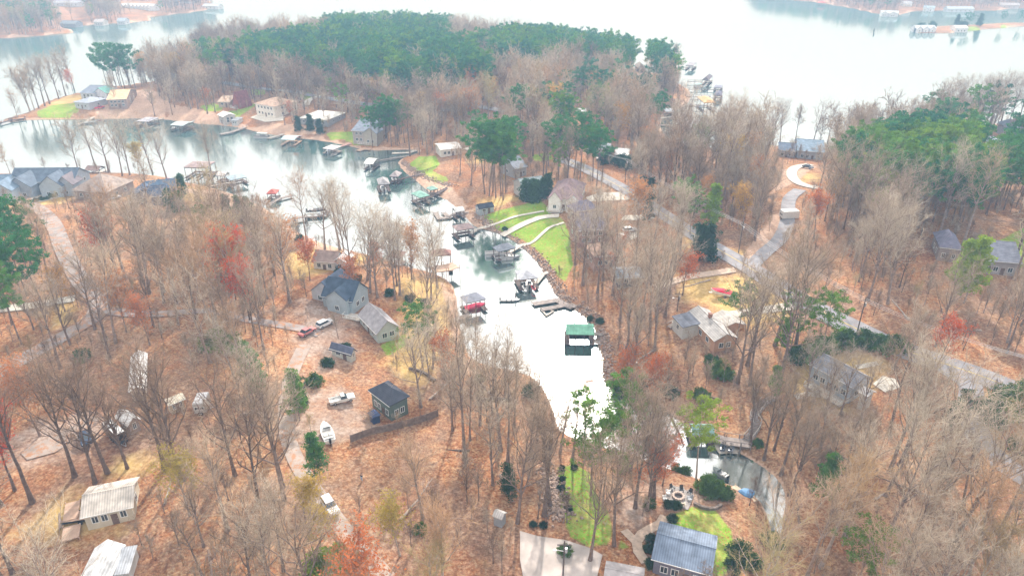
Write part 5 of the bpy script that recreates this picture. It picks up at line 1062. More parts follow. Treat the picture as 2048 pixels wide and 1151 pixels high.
# ------------------------------------------------------------ fences, stairs, poles, fire pit, walls
def fence(label, px, h=1.8, kind='board', m=None, name='fence'):
    w = resample(at(px), 2.4); z = height(w); o = (w[0, 0], w[0, 1], z[0]); t = thing(name, label, 'fence', o); m = m or mat('fence_wood', (.24, .18, .15), .9, var=.35, scale=1.5, kind='plank')
    pn = MB()
    for i in range(len(w)):
        p = w[i] - o[:2]; zz = z[i] - o[2]; MB().box(p[0] - .08, p[0] + .08, p[1] - .08, p[1] + .08, zz - .5, zz + h + .1).build('post', m, t)
        if i:
            q = w[i - 1] - o[:2]; zq = z[i - 1] - o[2]
            if kind == 'board': pn.bar((q[0], q[1], zq + h / 2), (p[0], p[1], zz + h / 2), .05, h - .1)
            else:
                for r in (.35, .65, .95): pn.bar((q[0], q[1], zq + h * r), (p[0], p[1], zz + h * r), .07, .12)
    pn.build('panel' if kind == 'board' else 'rail', m, t); return t
fence('weathered board fence along the orange clearing', [(702, 884), (745, 868), (795, 858), (848, 843), (876, 832)])
fence('split rail fence below the long grey house', [(1600, 797), (1650, 818), (1700, 838), (1760, 850)], 1.2, 'rail', WOODT)
fence('inner split rail fence near the long grey house', [(1640, 776), (1680, 790), (1715, 812)], 1.2, 'rail', WOODT)
fence('dark rail fence below the yellow lawn', [(690, 545), (730, 536), (760, 530)], 1.0, 'rail', WOODD)
fence('low dark fence around the small green lawn', [(835, 347), (858, 341), (874, 335)], 1.0, 'rail', WOODD)
def steps(label, px, w0=1.6):
    w = resample(at(smooth_poly(px, False, 3)), .45); z = height(w) + .5; o = (w[0, 0], w[0, 1], z[0]); t = thing('garden_stairs', label, 'stairs', o); st, rl = MB(), MB()
    d = np.gradient(w, axis=0); d /= np.linalg.norm(d, axis=1)[:, None]; n = np.stack([-d[:, 1], d[:, 0]], 1)
    for i in range(len(w) - 1):
        p = w[i] - o[:2]; q = p + n[i] * w0 / 2; r = p - n[i] * w0 / 2; zz = z[i] - o[2]; st.bar((q[0], q[1], zz), (r[0], r[1], zz), .34, .09)
        for s in (1, -1):
            a = w[i] - o[:2] + n[i] * s * w0 / 2; b = w[i + 1] - o[:2] + n[i + 1] * s * w0 / 2; zb = z[i + 1] - o[2]
            st.bar((a[0], a[1], zz - .1), (b[0], b[1], zb - .1), .1, .25)
            rl.bar((a[0], a[1], zz + 1), (b[0], b[1], zb + 1), .1, .1)
            if i % 4 == 0: MB().box(a[0] - .06, a[0] + .06, a[1] - .06, a[1] + .06, zz - 1.6, zz + 1).build('post', WOOD, t)
    st.build('tread', WOOD, t); rl.build('railing', WOODP, t)
steps('long grey timber stairs winding down to the creek dock', [(1550, 797), (1530, 806), (1516, 822), (1506, 838), (1514, 850), (1505, 868), (1492, 884)])
steps('short timber stairs beside the brick house deck', [(1368, 640), (1350, 650), (1336, 658)], 1.2)
def pole(label, px, h=10, lamp=False, group='utility poles'):
    w = at(px)[0]; t = thing('utility_pole', label, 'utility pole', tuple(w), 0.0, group); MB().cyl((0, 0, -.5), (0, 0, h), .16, .11, 8).build('post', mat('pole_wood', (.13, .10, .09), .9), t)
    MB().box(-1.1, 1.1, -.06, .06, h - .9, h - .75).build('crossarm', mat('pole_wood', (.13, .10, .09), .9), t)
    MB().cyl((.3, 0, h - 2.4), (.3, 0, h - 1.5), .22, n=10).build('transformer', METL, t)
    if lamp: l = MB().bar((0, 0, h - 2.2), (-1.3, 0, h - 1.9), .08).build('lamp_arm', METL, t); MB().box(-1.7, -1.2, -.16, .16, h - 2.05, h - 1.85).build('lamp_head', WHTM, l)
    return w + np.array([0, 0, h])
WHTM = paint((.8, .8, .8))
pole('dark utility pole with white lamp on the asphalt yard', (1126, 1150), 7.5, True)
P1 = pole('utility pole on the road side behind white roofed house', (1250, 364), 10)
P2 = pole('utility pole with transformer on the grass corner by the side road', (1477, 505), 10)
P3 = pole('utility pole in the shrubs beside the main road', (1713, 668), 10)
P0 = pole('utility pole up the main road near the tall pines', (1120, 312), 10)
P4 = pole('utility pole at the right edge of main road', (2060, 800), 10)
pole('short lamp post beside the brick house deck', (1354, 622), 6, True)
pole('short lamp post in the boulders above the creek', (1268, 756), 6, True)
WIRE = mat('wire', (.55, .55, .57), .5)
for nm, a, b in (('above the white roofed house', P0, P1), ('over the upper main road', P1, P2), ('over the side road junction', P2, P3), ('over the lower main road', P3, P4)):
    for k, where in ((-1, 'left'), (0, 'middle'), (1, 'right')):
        pts = [a * (1 - u) + b * u + np.array([k * .9, 0, -.7 - 4 * 1.1 * u * (1 - u)]) for u in np.linspace(0, 1, 13)]; m = MB()
        for p, q in zip(pts[:-1], pts[1:]): m.bar(tuple(p), tuple(q), .05)
        tag(m.build('power_line', WIRE), '%s power line %s' % (where, nm), 'power line', 'power lines along the road')
w = at((1356, 995))[0]; t = thing('fire_pit', 'round stone fire pit on the grey patio', 'fire pit', tuple(w + [0, 0, .2])); r = MB()
for i in range(14):
    a = i * math.pi / 7; r.cyl((math.cos(a) * .95, math.sin(a) * .95, 0), (math.cos(a) * .95, math.sin(a) * .95, .5), .26, .24, 6)
r.build('stone_ring', mat('fire_stone', (.58, .46, .40), .9, var=.3), t); MB().cyl((0, 0, 0), (0, 0, .15), .8, n=14).build('ash_bed', mat('ash', (.08, .07, .07), .95), t); mark('the stone fire pit', (1356, 995))
def chair(label, px, ang, col):
    w = at(px)[0]; t = thing('garden_chair', label, 'chair', tuple(w + [0, 0, .2]), ang, 'chairs round the fire pit'); m = paint(col)
    MB().box(-.35, .35, -.3, .35, .38, .45).build('seat', m, t); b = MB(); solid_poly(b, [(-.33, .3, .45), (.33, .3, .45), (.33, .55, 1.1), (-.33, .55, 1.1)], .06); b.build('backrest', m, t)
    for x in (-.42, .42): MB().box(x - .07, x + .07, -.35, .4, .6, .65).build('armrest', m, t)
    for x in (-.38, .38):
        for y in (-.3, .35): MB().box(x - .04, x + .04, y - .04, y + .04, 0, .6).build('leg', m, t)
for lb, px, an, c_ in (('black chair farthest left behind the fire pit', (1344, 980), .6, (.03, .03, .03)), ('white chair left of the fire pit', (1336, 989), 1.2, (.7, .7, .7)), ('black chair straight behind the fire pit', (1362, 983), -.1, (.04, .04, .04)),
  ('black chair right behind the fire pit', (1379, 989), -.7, (.04, .04, .05)), ('grey chair right of the fire pit', (1378, 1001), -1.5, (.3, .33, .38)), ('pale chair at the left patio corner', (1329, 1000), 1.6, (.6, .62, .64)), ('pale bench like chair in front of the fire pit', (1364, 1012), 3.0, (.66, .55, .42))): chair(lb, px, an, c_)
w = atz((1494, 986), .95)[0]; tp = thing('tarp', 'blue tarp heaped on the pale timber platform', 'tarp', tuple(w)); rg = [[(math.cos(a) * r_ * (1 + .2 * math.sin(3 * a)), math.sin(a) * r_ * .8, z_) for a in np.linspace(0, 6.28, 13)[:-1]] for r_, z_ in ((1.5, 0), (1.4, .3), (.9, .6), (.2, .7))]
MB().loft(rg).build('sheet', mat('tarp_blue', (.14, .30, .55), .6), tp)
w = at((612, 718))[0]
for lb, px, L, ang in (('low stone wall curving above the creek lawn', [(1388, 1008), (1410, 1020), (1430, 1018), (1442, 1012)], 0, 0), ('low dark stone wall in front of the wood at centre', [(818, 738), (845, 745), (870, 762)], 0, 0), ('low dark retaining wall behind centre trees', [(955, 803), (990, 798), (1020, 802)], 0, 0)):
    ww = resample(at(px), 1.0); zz = height(ww); m = MB()
    for i in range(len(ww) - 1): m.bar((*ww[i], zz[i] + .1), (*ww[i + 1], zz[i + 1] + .1), .5, 1.0 + .15 * math.sin(i * 2.1))
    tag(m.build('stone_wall', mat('wall_stone', (.20, .16, .14), .95, var=.4, scale=1.5)), lb, 'wall')
# boulders of the rip-rap banks: far too many and too small to count
def riprap(label, px, n, wd=2.2):
    c = resample(atz(smooth_poly(px, False, 3), 0.5), .5); rng = np.random.default_rng(n); k = rng.integers(0, len(c), n); P = c[k] + rng.normal(0, wd * .5, (n, 2)); z = height(P)
    ok = z > -.2; P, z = P[ok], z[ok]; n = len(P); base = unit(np.array([(x, y, q) for x in (-1, 1) for y in (-1, 1) for q in (-1, 1)], float)); s = .14 + .26 * rng.random((n, 1, 1))
    V = base[None] * s * (1 + .35 * rng.normal(0, 1, (n, 8, 3))) + np.column_stack([P, z + .1])[:, None]; i = np.arange(n * 8).reshape(n, 8)
    F = np.concatenate([i[:, q] for q in ((0, 1, 3, 2), (4, 6, 7, 5), (0, 4, 5, 1), (2, 3, 7, 6), (0, 2, 6, 4), (1, 5, 7, 3))])
    tag(link('bank_stones', fast_mesh('bank_stones', V.reshape(-1, 3), F, [mat('bank_stone', (.38, .28, .23), .95, var=.5, scale=.8)])), label, 'stones', kind='stuff')
riprap('grey stones lining the bank below the green lawn', [(958, 436), (990, 462), (1020, 476), (1050, 498), (1085, 530), (1104, 565), (1130, 598), (1165, 622), (1195, 645)], 1500, 2.4)
riprap('grey stones lining the bank by the sun glitter', [(1200, 660), (1212, 710), (1222, 765), (1260, 788), (1310, 805), (1345, 835)], 700, 1.8)
riprap('grey stones spread beside the narrow green lawn', [(1095, 960), (1105, 1000), (1112, 1040), (1122, 1060)], 500, 2.6)
riprap('pale stones round the small lawn on the point', [(805, 325), (830, 345), (860, 362), (905, 378)], 500, 2.0)
for p in ((1845, 0),): pass
for lb, px in (('dark channel buoy nearer the camera on the open lake', (1747, 70)), ('dark channel buoy farther out on the open lake', (1748, 62))):
    w = atz(px, 0)[0]; t = thing('buoy', lb, 'buoy', tuple(w), 0, 'channel buoys'); MB().cyl((0, 0, -.5), (0, 0, 1.6), .8, .5, 10).build('float', BLK, t); MB().cyl((0, 0, 1.6), (0, 0, 3.2), .3, .05, 8).build('mast', BLK, t)
# ------------------------------------------------------------ trees
TREES = []      # dict(key, w, s, tone, rz, look)
def look_of(key, tone):
    if key == 'log': return 'fallen log'
    if key == 'bare': return ['dull brown bare tree', 'pinkish grey bare tree', 'pale grey bare tree', 'tan bare tree', 'olive tinged bare tree'][min(4, int(tone * 5))]
    if key == 'rust': return ['red leaved tree', 'orange red tree', 'rust brown leaved tree', 'golden brown tree', 'yellow green tree'][min(4, int(tone * 5))]
    if key == 'pine': return ['dark green pine', 'green pine', 'light green pine', 'yellow green pine'][min(3, int(tone * 4))]
    if key == 'young_pine': return ['dark bushy pine', 'green bushy pine', 'light bushy pine', 'yellow green bushy pine'][min(3, int(tone * 4))]
    if key == 'cedar': return ['dark conical evergreen', 'green conical evergreen', 'bright conical evergreen'][min(2, int(tone * 3))]
    return ['dark rounded shrub', 'green rounded shrub', 'bright green rounded shrub'][min(2, int(tone * 3))]
CAT = {'log': 'log', 'bare': 'bare tree', 'rust': 'autumn tree', 'pine': 'pine tree', 'young_pine': 'pine tree', 'cedar': 'evergreen', 'shrub': 'shrub'}
GRP = {'log': 'fallen logs', 'bare': 'bare trees of the woods', 'rust': 'trees still holding autumn leaves', 'pine': 'pines', 'young_pine': 'pines', 'cedar': 'evergreen shrubs', 'shrub': 'shrubs'}
def T(key, px, s=1.0, tone=None, v=None, rz=None):
    for p in (px if isinstance(px, list) else [px]):
        w = at(p)[0]; TREES.append(dict(key=key, w=w, s=s * random.uniform(.94, 1.06), tone=random.random() if tone is None else min(1, max(0, tone + random.uniform(-.06, .06))), rz=random.uniform(0, 6.28) if rz is None else rz, v=random.choice((0, 1, 3, 6, 2, 3)) if key == 'bare' and v is None else v, hand=True))
# hand placed: trunks and crowns one can point to in the photo (pixel of the trunk base)
T('bare', [(150, 952), (65, 1004), (190, 965), (215, 945), (330, 940), (365, 960), (25, 1145), (470, 950)], 1.05, .15)
T('bare', [(255, 936), (248, 915), (345, 925)], .72, .15)
T('bare', [(1035, 1045), (1088, 1030), (1100, 1010), (1270, 1015), (1260, 945), (1294, 1020), (1308, 995), (1180, 1120), (1228, 1090)], 1.0, .3)
T('bare', [(940, 880), (960, 850), (1060, 905), (1075, 880), (1120, 905), (1145, 920), (1168, 915), (905, 860), (985, 830), (1010, 790)], .78, .5)
T('bare', [(1500, 892), (1528, 918), (1562, 948), (1578, 990), (1548, 900)], .8, .3)
T('bare', [(955, 745), (985, 790), (870, 720), (860, 760), (925, 745), (912, 700)], .62, .5)
T('bare', [(875, 575), (862, 600), (800, 590), (790, 600), (740, 585), (735, 560), (755, 595), (705, 550), (650, 500), (680, 500), (690, 520), (855, 665)], 1.0, .55)
T('bare', [(1330, 633), (1310, 700), (1300, 640), (1285, 620), (1320, 600), (1240, 640), (1262, 760), (1255, 700), (1195, 585), (1165, 570), (1205, 560), (1225, 590), (1190, 520), (1270, 560), (1340, 540), (1360, 510), (1150, 530)], 1.05, .5)
T('bare', [(1475, 765), (1500, 770), (1550, 690), (1590, 700), (1560, 760), (1495, 730)], 1.15, .4)
T('bare', [(1690, 945), (1720, 940)], .65, .4)
T('bare', [(1780, 940), (1800, 930), (1770, 1085), (1820, 1080), (1850, 960), (1905, 1090), ], 1.1, .55)
T('bare', [(1640, 900), (1660, 960), (1600, 940)], .62, .5)
T('bare', [(1715, 850), (1650, 830), (1610, 800), (1680, 830)], .7, .5)
T('bare', [(78, 217), (100, 208), (118, 198), (132, 192), (148, 178), (90, 212), (60, 222)], 1.15, .4)
T('bare', [(218, 345), (245, 352), (260, 350), (335, 362), (425, 360), (305, 345), (190, 330)], 1.0, .55)
T('bare', [(1465, 284), (1478, 282), (1545, 290), (1560, 285), (1590, 285), (1625, 288), (1640, 285), (1655, 284), (1690, 288), (1705, 286), (1725, 290), (1770, 292)], .85, .35)
T('bare', [(1870, 265), (1885, 262), (1900, 262), (1915, 258), (1930, 258), (1950, 256), (1965, 255), (1980, 255), (2000, 252), (2015, 255), (2035, 253)], 1.1, .35)
T('bare', [(310, 232), (345, 230), (350, 215), (400, 205), (415, 200), (375, 195), (445, 185), (235, 215), (330, 200)], .8, .5)
T('bare', [(650, 250), (690, 262), (610, 230), (560, 215), (720, 250), (590, 262), (570, 250)], .8, .55)
T('bare', [(855, 310), (865, 300), (845, 290), (920, 350), (950, 340), (942, 370)], .9, .55)
T('rust', [(470, 600)], .8, .05, 0); T('rust', [(500, 640), (215, 540), (30, 980), (5, 1010)], .7, .15); T('rust', [(1875, 730)], .5, .25)
T('rust', [(80, 870), (570, 560), (1275, 470), (1195, 215)], .7, .55); T('rust', [(300, 690), (1290, 815), (1310, 800), (1170, 830), (700, 590), (1245, 790), (890, 760), (1160, 310)], .5, .45)
T('rust', [(145, 180), (585, 245), (1205, 220), (1230, 545), (1365, 590)], .5, .38); T('rust', [(280, 350), (1290, 210)], .6, .9); T('rust', [(750, 560), (1300, 1000), (1325, 970), (620, 560)], .5, .35)
T('rust', [(640, 1130), (620, 1070), (800, 1110), (380, 1030)], .5, .85)
T('pine', [(215, 172), (226, 176), (240, 172), (250, 178), (262, 174), (272, 176), (235, 180)], 1.1, .25)
T('pine', [(755, 292), (783, 292), (792, 290), (800, 288), (810, 286), (775, 284), (745, 294)], .85, .35)
T('pine', [(970, 388), (980, 392), (992, 396), (1002, 392), (1012, 385), (985, 384), (1006, 400)], 1.15, .4)
T('pine', [(1118, 352), (1148, 352), (1160, 356), (1186, 362), (1192, 372)], .95, .35); T('pine', [(1028, 262), (1040, 258), (1290, 262), (1302, 266), (1318, 258), (1125, 205)], .8, .3)
T('pine', [(1392, 958)], .70, .95, 0); T('pine', [(1205, 1018), (1182, 990)], .8, .55); T('pine', [(1240, 930)], .8, .5); T('young_pine', [(1418, 466)], 1.1, .75); T('pine', [(1380, 470), (1366, 462)], .7, .5)
T('young_pine', [(1905, 600), (1925, 606)], 1.15, .8); T('pine', [(1640, 720), (1575, 720), (1470, 690)], .7, .5); T('young_pine', [(1640, 1010), (640, 960), (598, 840), (510, 770), (525, 800)], .75, .45)
T('pine', [(1850, 262), (1862, 260), (1990, 262)], .8, .3); T('young_pine', [(1545, 800), (1620, 745), (1560, 705)], .6, .5)
T('cedar', [(367, 392)], 1.0, .35); T('cedar', [(1402, 522), (1412, 518), (1394, 520)], 1.35, .15); T('cedar', [(1050, 402), (1062, 402), (1074, 400), (1086, 396), (1096, 390), (1066, 406)], 1.0, .3)
T('cedar', [(350, 425), (340, 422), (362, 424), (455, 426), (478, 430), (496, 436), (506, 446)], .9, .45); T('cedar', [(1016, 988), (604, 810), (1900, 850), (1920, 830)], .75, .3); T('cedar', [(1480, 895)], .0001, .3)
TREES = [t for t in TREES if t['s'] > .01]
T('cedar', [(598, 262), (622, 262), (640, 268)], 1.0, .15); T('cedar', [(1295, 440), (1280, 400), (1300, 398)], 1.0, .1)
T('shrub', [(1428, 988), (1416, 978), (1442, 990)], 1.6, .55); T('shrub', [(2030, 830), (2048, 820), (2015, 812), (2060, 800)], 2.6, .55); T('shrub', [(1985, 850), (2040, 900), (1965, 820)], 1.6, .4)
T('shrub', [(440, 690), (425, 695), (458, 700)], 2.2, .72); T('shrub', [(668, 1150), (648, 1158), (692, 1160)], 2.6, .9); T('shrub', [(1442, 752), (1436, 742)], 1.8, .6); T('shrub', [(1424, 728), (1402, 796), (630, 768), (168, 718)], 1.4, .5)
T('shrub', [(1130, 1105), (840, 1062), (1300, 1012), (1515, 890), (1352, 940), (1370, 945), (1215, 850), (1255, 845), (960, 760)], .9, .55)
T('shrub', [(50, 408), (60, 406), (71, 404), (82, 401), (94, 399), (104, 395), (114, 393), (124, 390)], .8, .35); T('shrub', [(145, 384), (160, 386), (170, 388), (1010, 460), (1180, 640), (1200, 645)], .8, .3)
T('shrub', [(1124, 938), (1148, 936), (1125, 960), (1122, 978), (1130, 998), (1137, 1018), (1087, 1052), (1066, 1050)], .55, .1)
T('shrub', [(1300, 1130), (1296, 1100), (1302, 1080), (1330, 1080), (1345, 1040), (1360, 1072), (1460, 1130), (1468, 1145), (1338, 1012), (1352, 1014), (1370, 1074)], .75, .35)
T('shrub', [(690, 560), (702, 565), (716, 560), (680, 545), (780, 590), (820, 600), (850, 610), (655, 730), (690, 700), (600, 480)], 1.1, .3); T('shrub', [(1600, 720), (1620, 712), (1650, 705), (1690, 690), (1730, 690), (1760, 700), (1790, 700)], 2.2, .5)
T('shrub', [(1110, 270), (1130, 275), (1150, 278), (1170, 270), (1120, 290), (1190, 300), (1210, 325), (1260, 335), (1240, 330)], 2.6, .12); T('shrub', [(1240, 780), (1280, 800), (1300, 770), (1340, 790), (1060, 790)], 1.5, .3); T('shrub', [(1545, 1090), (1480, 1110), (1500, 1130)], 1.5, .4)
T('shrub', [(1842, 55), (1865, 52), (1925, 52)], 3, .2); T('cedar', [(1912, 52), (1958, 52)], 1.5, .15); T('pine_far', [(1930, 54), (1938, 54), (2040, 48), (2060, 48), (2003, 50)], .6, .15)
T('log', [(1305, 700), (1440, 800), (1250, 690), (1660, 900), (1560, 830), (1340, 830), (940, 900), (800, 1040), (420, 1100), (330, 1010), (560, 1000), (480, 830), (1000, 950), (1880, 1000), (1750, 1000), (1600, 1050), (1960, 660), (1820, 640), (300, 620), (120, 1060), (1700, 1110), (860, 800), (1420, 560)], 1.0)
# random fill of the woods
OPENW = [at(q)[:, :2] for q in OPEN]
PINEPX = [([(470, 178), (500, 124), (560, 116), (640, 112), (700, 94), (570, 80), (560, 66), (700, 58), (850, 56), (900, 80), (900, 118), (965, 170), (985, 206), (900, 212), (860, 226), (760, 205), (640, 185), (540, 172)], .93),
 ([(925, 130), (1000, 118), (1100, 106), (1200, 110), (1300, 132), (1372, 170), (1362, 202), (1300, 182), (1180, 158), (1000, 172)], .92), ([(1690, 440), (1680, 400), (1720, 352), (1800, 340), (1960, 336), (2100, 360), (2100, 440), (2040, 470), (1960, 480), (1880, 470), (1800, 480), (1740, 470)], .92),
 ([(-300, 480), (40, 480), (90, 540), (110, 600), (60, 700), (-300, 740)], .65), ([(1180, 200), (1320, 200), (1320, 262), (1100, 300), (1050, 250)], .18), ([(370, 150), (470, 135), (480, 175), (400, 180)], .35), ([(1850, 260), (2048, 250), (2048, 330), (1850, 330)], .25), ([(-300, 66), (160, 60), (150, 52), (-300, 30)], .4), ([(1700, 10), (2100, 8), (2100, -40), (1500, -40), (1520, -4)], .3), ([(1860, 830), (1960, 830), (1950, 900), (1870, 920)], .3)]
PINEW = [(at(q)[:, :2], p) for q, p in PINEPX]
rng = np.random.default_rng(5)
def scatter(y0, y1, x0, x1, sp):
    gx = np.arange(x0, x1, sp); gy = np.arange(y0, y1, sp); X, Y = np.meshgrid(gx, gy)
    P = np.stack([X.ravel(), Y.ravel()], 1) + rng.uniform(-.45, .45, (X.size, 2)) * sp; return P
cand = np.concatenate([scatter(62, 165, -190, 200, 6.9), scatter(165, 260, -230, 240, 5.7), scatter(260, 640, -620, 640, 6.4), scatter(640, 2300, -1250, 1300, 8.5)])
pp = proj(np.column_stack([cand, np.full(len(cand), 9.0)])); cand = cand[(pp[:, 0] > -140) & (pp[:, 0] < 2190) & (pp[:, 1] < 1420) & (pp[:, 1] > -75)]
sd = shore_sd(cand); cand = cand[sd > 3.0]; sd = sd[sd > 3.0]; z = height(cand, sd)
keep = np.ones(len(cand), bool)
for q in OPENW: keep &= seg_dist(cand, q) < -.5
for w_, hw in ROADS: keep &= line_dist(cand, w_) > hw
for c, ang, hl, hw in FOOT:
    d = cand - np.array(c)[:2]; u = d[:, 0] * math.cos(ang) + d[:, 1] * math.sin(ang); v = -d[:, 0] * math.sin(ang) + d[:, 1] * math.cos(ang); keep &= ~((abs(u) < hl) & (abs(v) < hw))
W3 = np.column_stack([cand, z]); bp = proj(W3); tp_ = proj(W3 + [0, 0, 22]); cw = 4.6 * FPX / np.hypot(np.hypot(cand[:, 0], cand[:, 1]), 90)
near = np.hypot(cand[:, 0], cand[:, 1]) < 330
for x0, y0, x1, y1 in PROTECT:
    hit = (tp_[:, 0] - cw < x1) & (tp_[:, 0] + cw > x0) & (tp_[:, 1] < y1) & (bp[:, 1] > y0 + 4)
    core = (np.abs(tp_[:, 0] - (x0 + x1) / 2) < (x1 - x0) / 2 + cw * .3)
    keep &= ~(hit & (rng.random(len(cand)) < np.where(core, .97, .75)))
for x0, y0, x1, y1 in ((1235, 780, 1410, 870), (905, 570, 985, 640), (190, 830, 290, 880), (245, 695, 300, 800), (245, 695, 300, 800), (1100, 680, 1230, 860), (900, 420, 1060, 640), (1060, 560, 1190, 640), (960, 400, 1130, 540), (690, 880, 860, 960), (1340, 880, 1560, 960), (1120, 940, 1220, 1090), (1400, 480, 1600, 600), (1340, 560, 1540, 740), (0, 380, 140, 420), (1340, 1000, 1450, 1080), (560, 490, 740, 545), (1500, 780, 1560, 880), (1480, 480, 1700, 640), (1600, 700, 1760, 790), (1610, 700, 1750, 790), (1890, 720, 2048, 800), (1350, 440, 1480, 500), (0, 740, 120, 800), (1600, 760, 1760, 850)):
    hit = (tp_[:, 0] - cw < x1) & (tp_[:, 0] + cw > x0) & (tp_[:, 1] < y1) & (bp[:, 1] > y0 + 4); keep &= ~(hit & (rng.random(len(cand)) < .84))
for line in ([(1330, 435), (1420, 488), (1480, 525), (1540, 562), (1620, 612), (1700, 655)], [(1880, 722), (1960, 752), (2060, 792)], [(1500, 530), (1560, 478), (1575, 430)]):
    for zz in (6, 12, 17): keep &= ~((line_dist(proj(W3 + [0, 0, zz]), line) < cw * .75) & (rng.random(len(cand)) < .8))
hand = np.array([t['w'][:2] for t in TREES if t['key'] in ('bare', 'pine', 'rust', 'young_pine')])
for h_ in hand: keep &= np.hypot(*(cand - h_).T) > 4.2
cand, z, bp = cand[keep], z[keep], bp[keep]; pin = np.zeros(len(cand))
for q, p in PINEW: pin = np.where(seg_dist(cand, q) > 0, np.maximum(pin, p), pin)
big = np.sin(cand[:, 0] * .021 + 1) * np.sin(cand[:, 1] * .019 + .5)
RUST_AREA = at([(1420, 420)])[0]
for i in range(len(cand)):
    d = math.hypot(*cand[i]); r = rng.random()
    if r < pin[i]: key = 'pine'; tone = rng.uniform(.05, .55) if d > 300 else rng.uniform(.25, .7); s = rng.uniform(.7, 1.05)
    elif r < pin[i] + (1 - pin[i]) * (.045 if d < 700 else .02): key = 'rust'; tone = rng.uniform(.45, .85); s = rng.uniform(.45, .8)
    elif r < pin[i] + (1 - pin[i]) * .07: key = 'pine'; tone = rng.uniform(.2, .6); s = rng.uniform(.5, .8)
    else: key = 'bare'; tone = float(np.clip(.45 + .25 * big[i] + rng.normal(0, .2), 0, 1)); s = float(np.clip(rng.normal(.88, .16), .45, 1.18))
    TREES.append(dict(key=key, w=np.array([*cand[i], z[i]]), s=s, tone=tone, rz=rng.uniform(0, 6.28), v=None, hand=False))
# which of them are individuals: the 300 that show largest of each kind
kinds = {'bare': ('bare', 300, 'bare_far'), 'rust': ('rust', 300, None), 'pine': ('pine', 300, 'pine_far')}
def vis(t):
    p, q = proj(t['w'][None])[0], proj((t['w'] + [0, 0, 20 * t['s']])[None])[0]
    inside = -30 < q[0] < 2078 and q[1] < 1140 and p[1] > 4 and (0 < p[0] < 2048 or 0 < q[0] < 2048)
    return (2.0 if inside else .05) * t['s'] / np.linalg.norm(t['w'] - [0, 0, CAM_H]) * (1.5 if t['hand'] else 1)
LM = np.array([p for _, p in LAND_MARKS], float); USED = {}
def tree_label(t):
    look = look_of('pine' if t['key'] == 'pine_far' else t['key'], t['tone']); p = proj((t['w'] + [0, 0, 8 * t['s']])[None])[0]
    size = 'tall ' if t['s'] > .98 and t['key'] in ('bare', 'pine') else 'small ' if t['s'] < .72 and t['key'] in ('bare', 'pine', 'rust') else ''
    order = np.argsort(((LM - p) ** 2).sum(1))
    for j in order[:4]:
        dx, dy = p[0] - LM[j][0], p[1] - LM[j][1]
        side = ('left of' if dx < 0 else 'right of') if abs(dx) > abs(dy) else ('behind' if dy < 0 else 'in front of')
        base = (size + look, side, LAND_MARKS[j][0]); n = USED.get(base, 0)
        if n < 3: break
    else:
        best = None
        for j in order[:14]:
            dx, dy = p[0] - LM[j][0], p[1] - LM[j][1]
            side = ('left of' if dx < 0 else 'right of') if abs(dx) > abs(dy) else ('behind' if dy < 0 else 'in front of')
            bs = (size + look, side, LAND_MARKS[j][0]); nn = USED.get(bs, 0)
            if best is None or nn < best[1]: best = (bs, nn)
        base, n = best
    USED[base] = n + 1; ordn = ['', 'second ', 'third ', 'fourth ', 'fifth ', 'sixth ', 'seventh ', 'eighth ', 'ninth ', 'tenth ', 'eleventh ', 'twelfth '][min(n, 11)]
    return '%snearest %s %s %s' % (ordn, base[0], base[1], base[2])
NAME = {'log': 'fallen_log', 'bare': 'bare_tree', 'rust': 'autumn_tree', 'pine': 'pine_tree', 'young_pine': 'pine_tree', 'cedar': 'evergreen_tree', 'shrub': 'shrub', 'pine_far': 'pine_tree', 'bare_far': 'bare_tree'}
def plant(t, key=None):
    key = key or t['key']; src = TW[key]; v = t['v'] if t['v'] is not None else int(abs(t['w'][0] * 7.3 + t['w'][1] * 3.1)) % len(src); tm, cm = src[v % len(src)]
    bk = 'pine' if key == 'pine_far' else 'bare' if key == 'bare_far' else key
    o = bpy.data.objects.new(NAME[key], None); COL.objects.link(o); o.location = t['w']; o.rotation_euler = (0, 0, t['rz']) if bk in ('log', 'shrub', 'cedar') else (random.gauss(0, .035), random.gauss(0, .035), t['rz']); s = t['s']; o.scale = (s, s, s * (1 if bk != 'bare' else 1.0))
    o['label'] = tree_label(t); o['category'] = CAT[bk]; o['group'] = GRP[bk]
    tr = link('trunk' if bk not in ('shrub',) else 'stem', tm, o); cr = link({'shrub': 'foliage', 'log': 'branches'}.get(bk, 'crown'), cm, o); tr['tone'] = float(t['tone']); cr['tone'] = float(t['tone']); return o, tr, cr
# nearest to their landmark first, so that the ordinals hold
def lmdist(t):
    p = proj((t['w'] + [0, 0, 8 * t['s']])[None])[0]; return float(((LM - p) ** 2).sum(1).min())
STUFF = {'bare_far': [], 'pine_far': []}; SRC = {'bare_far': [], 'pine_far': []}
allt = sorted(TREES, key=vis, reverse=True); cnt = {}; indiv = []
for t in allt:
    fam = 'bare' if t['key'] == 'bare' else 'pine' if t['key'] in ('pine', 'young_pine', 'pine_far') else t['key']
    cnt[fam] = cnt.get(fam, 0) + 1
    if fam == 'bare' and cnt[fam] > 296: STUFF['bare_far'].append(t)
    elif fam == 'pine' and cnt[fam] > 296: STUFF['pine_far'].append(t)
    else: indiv.append(t)
for fam in ('bare_far', 'pine_far'):      # one tree of each far variety stands as a thing of its own
    for v in range(len(TW[fam])):
        if STUFF[fam]: t = STUFF[fam].pop(0); t['v'] = v; t['_src'] = fam; indiv.append(t)
indiv.sort(key=lmdist)
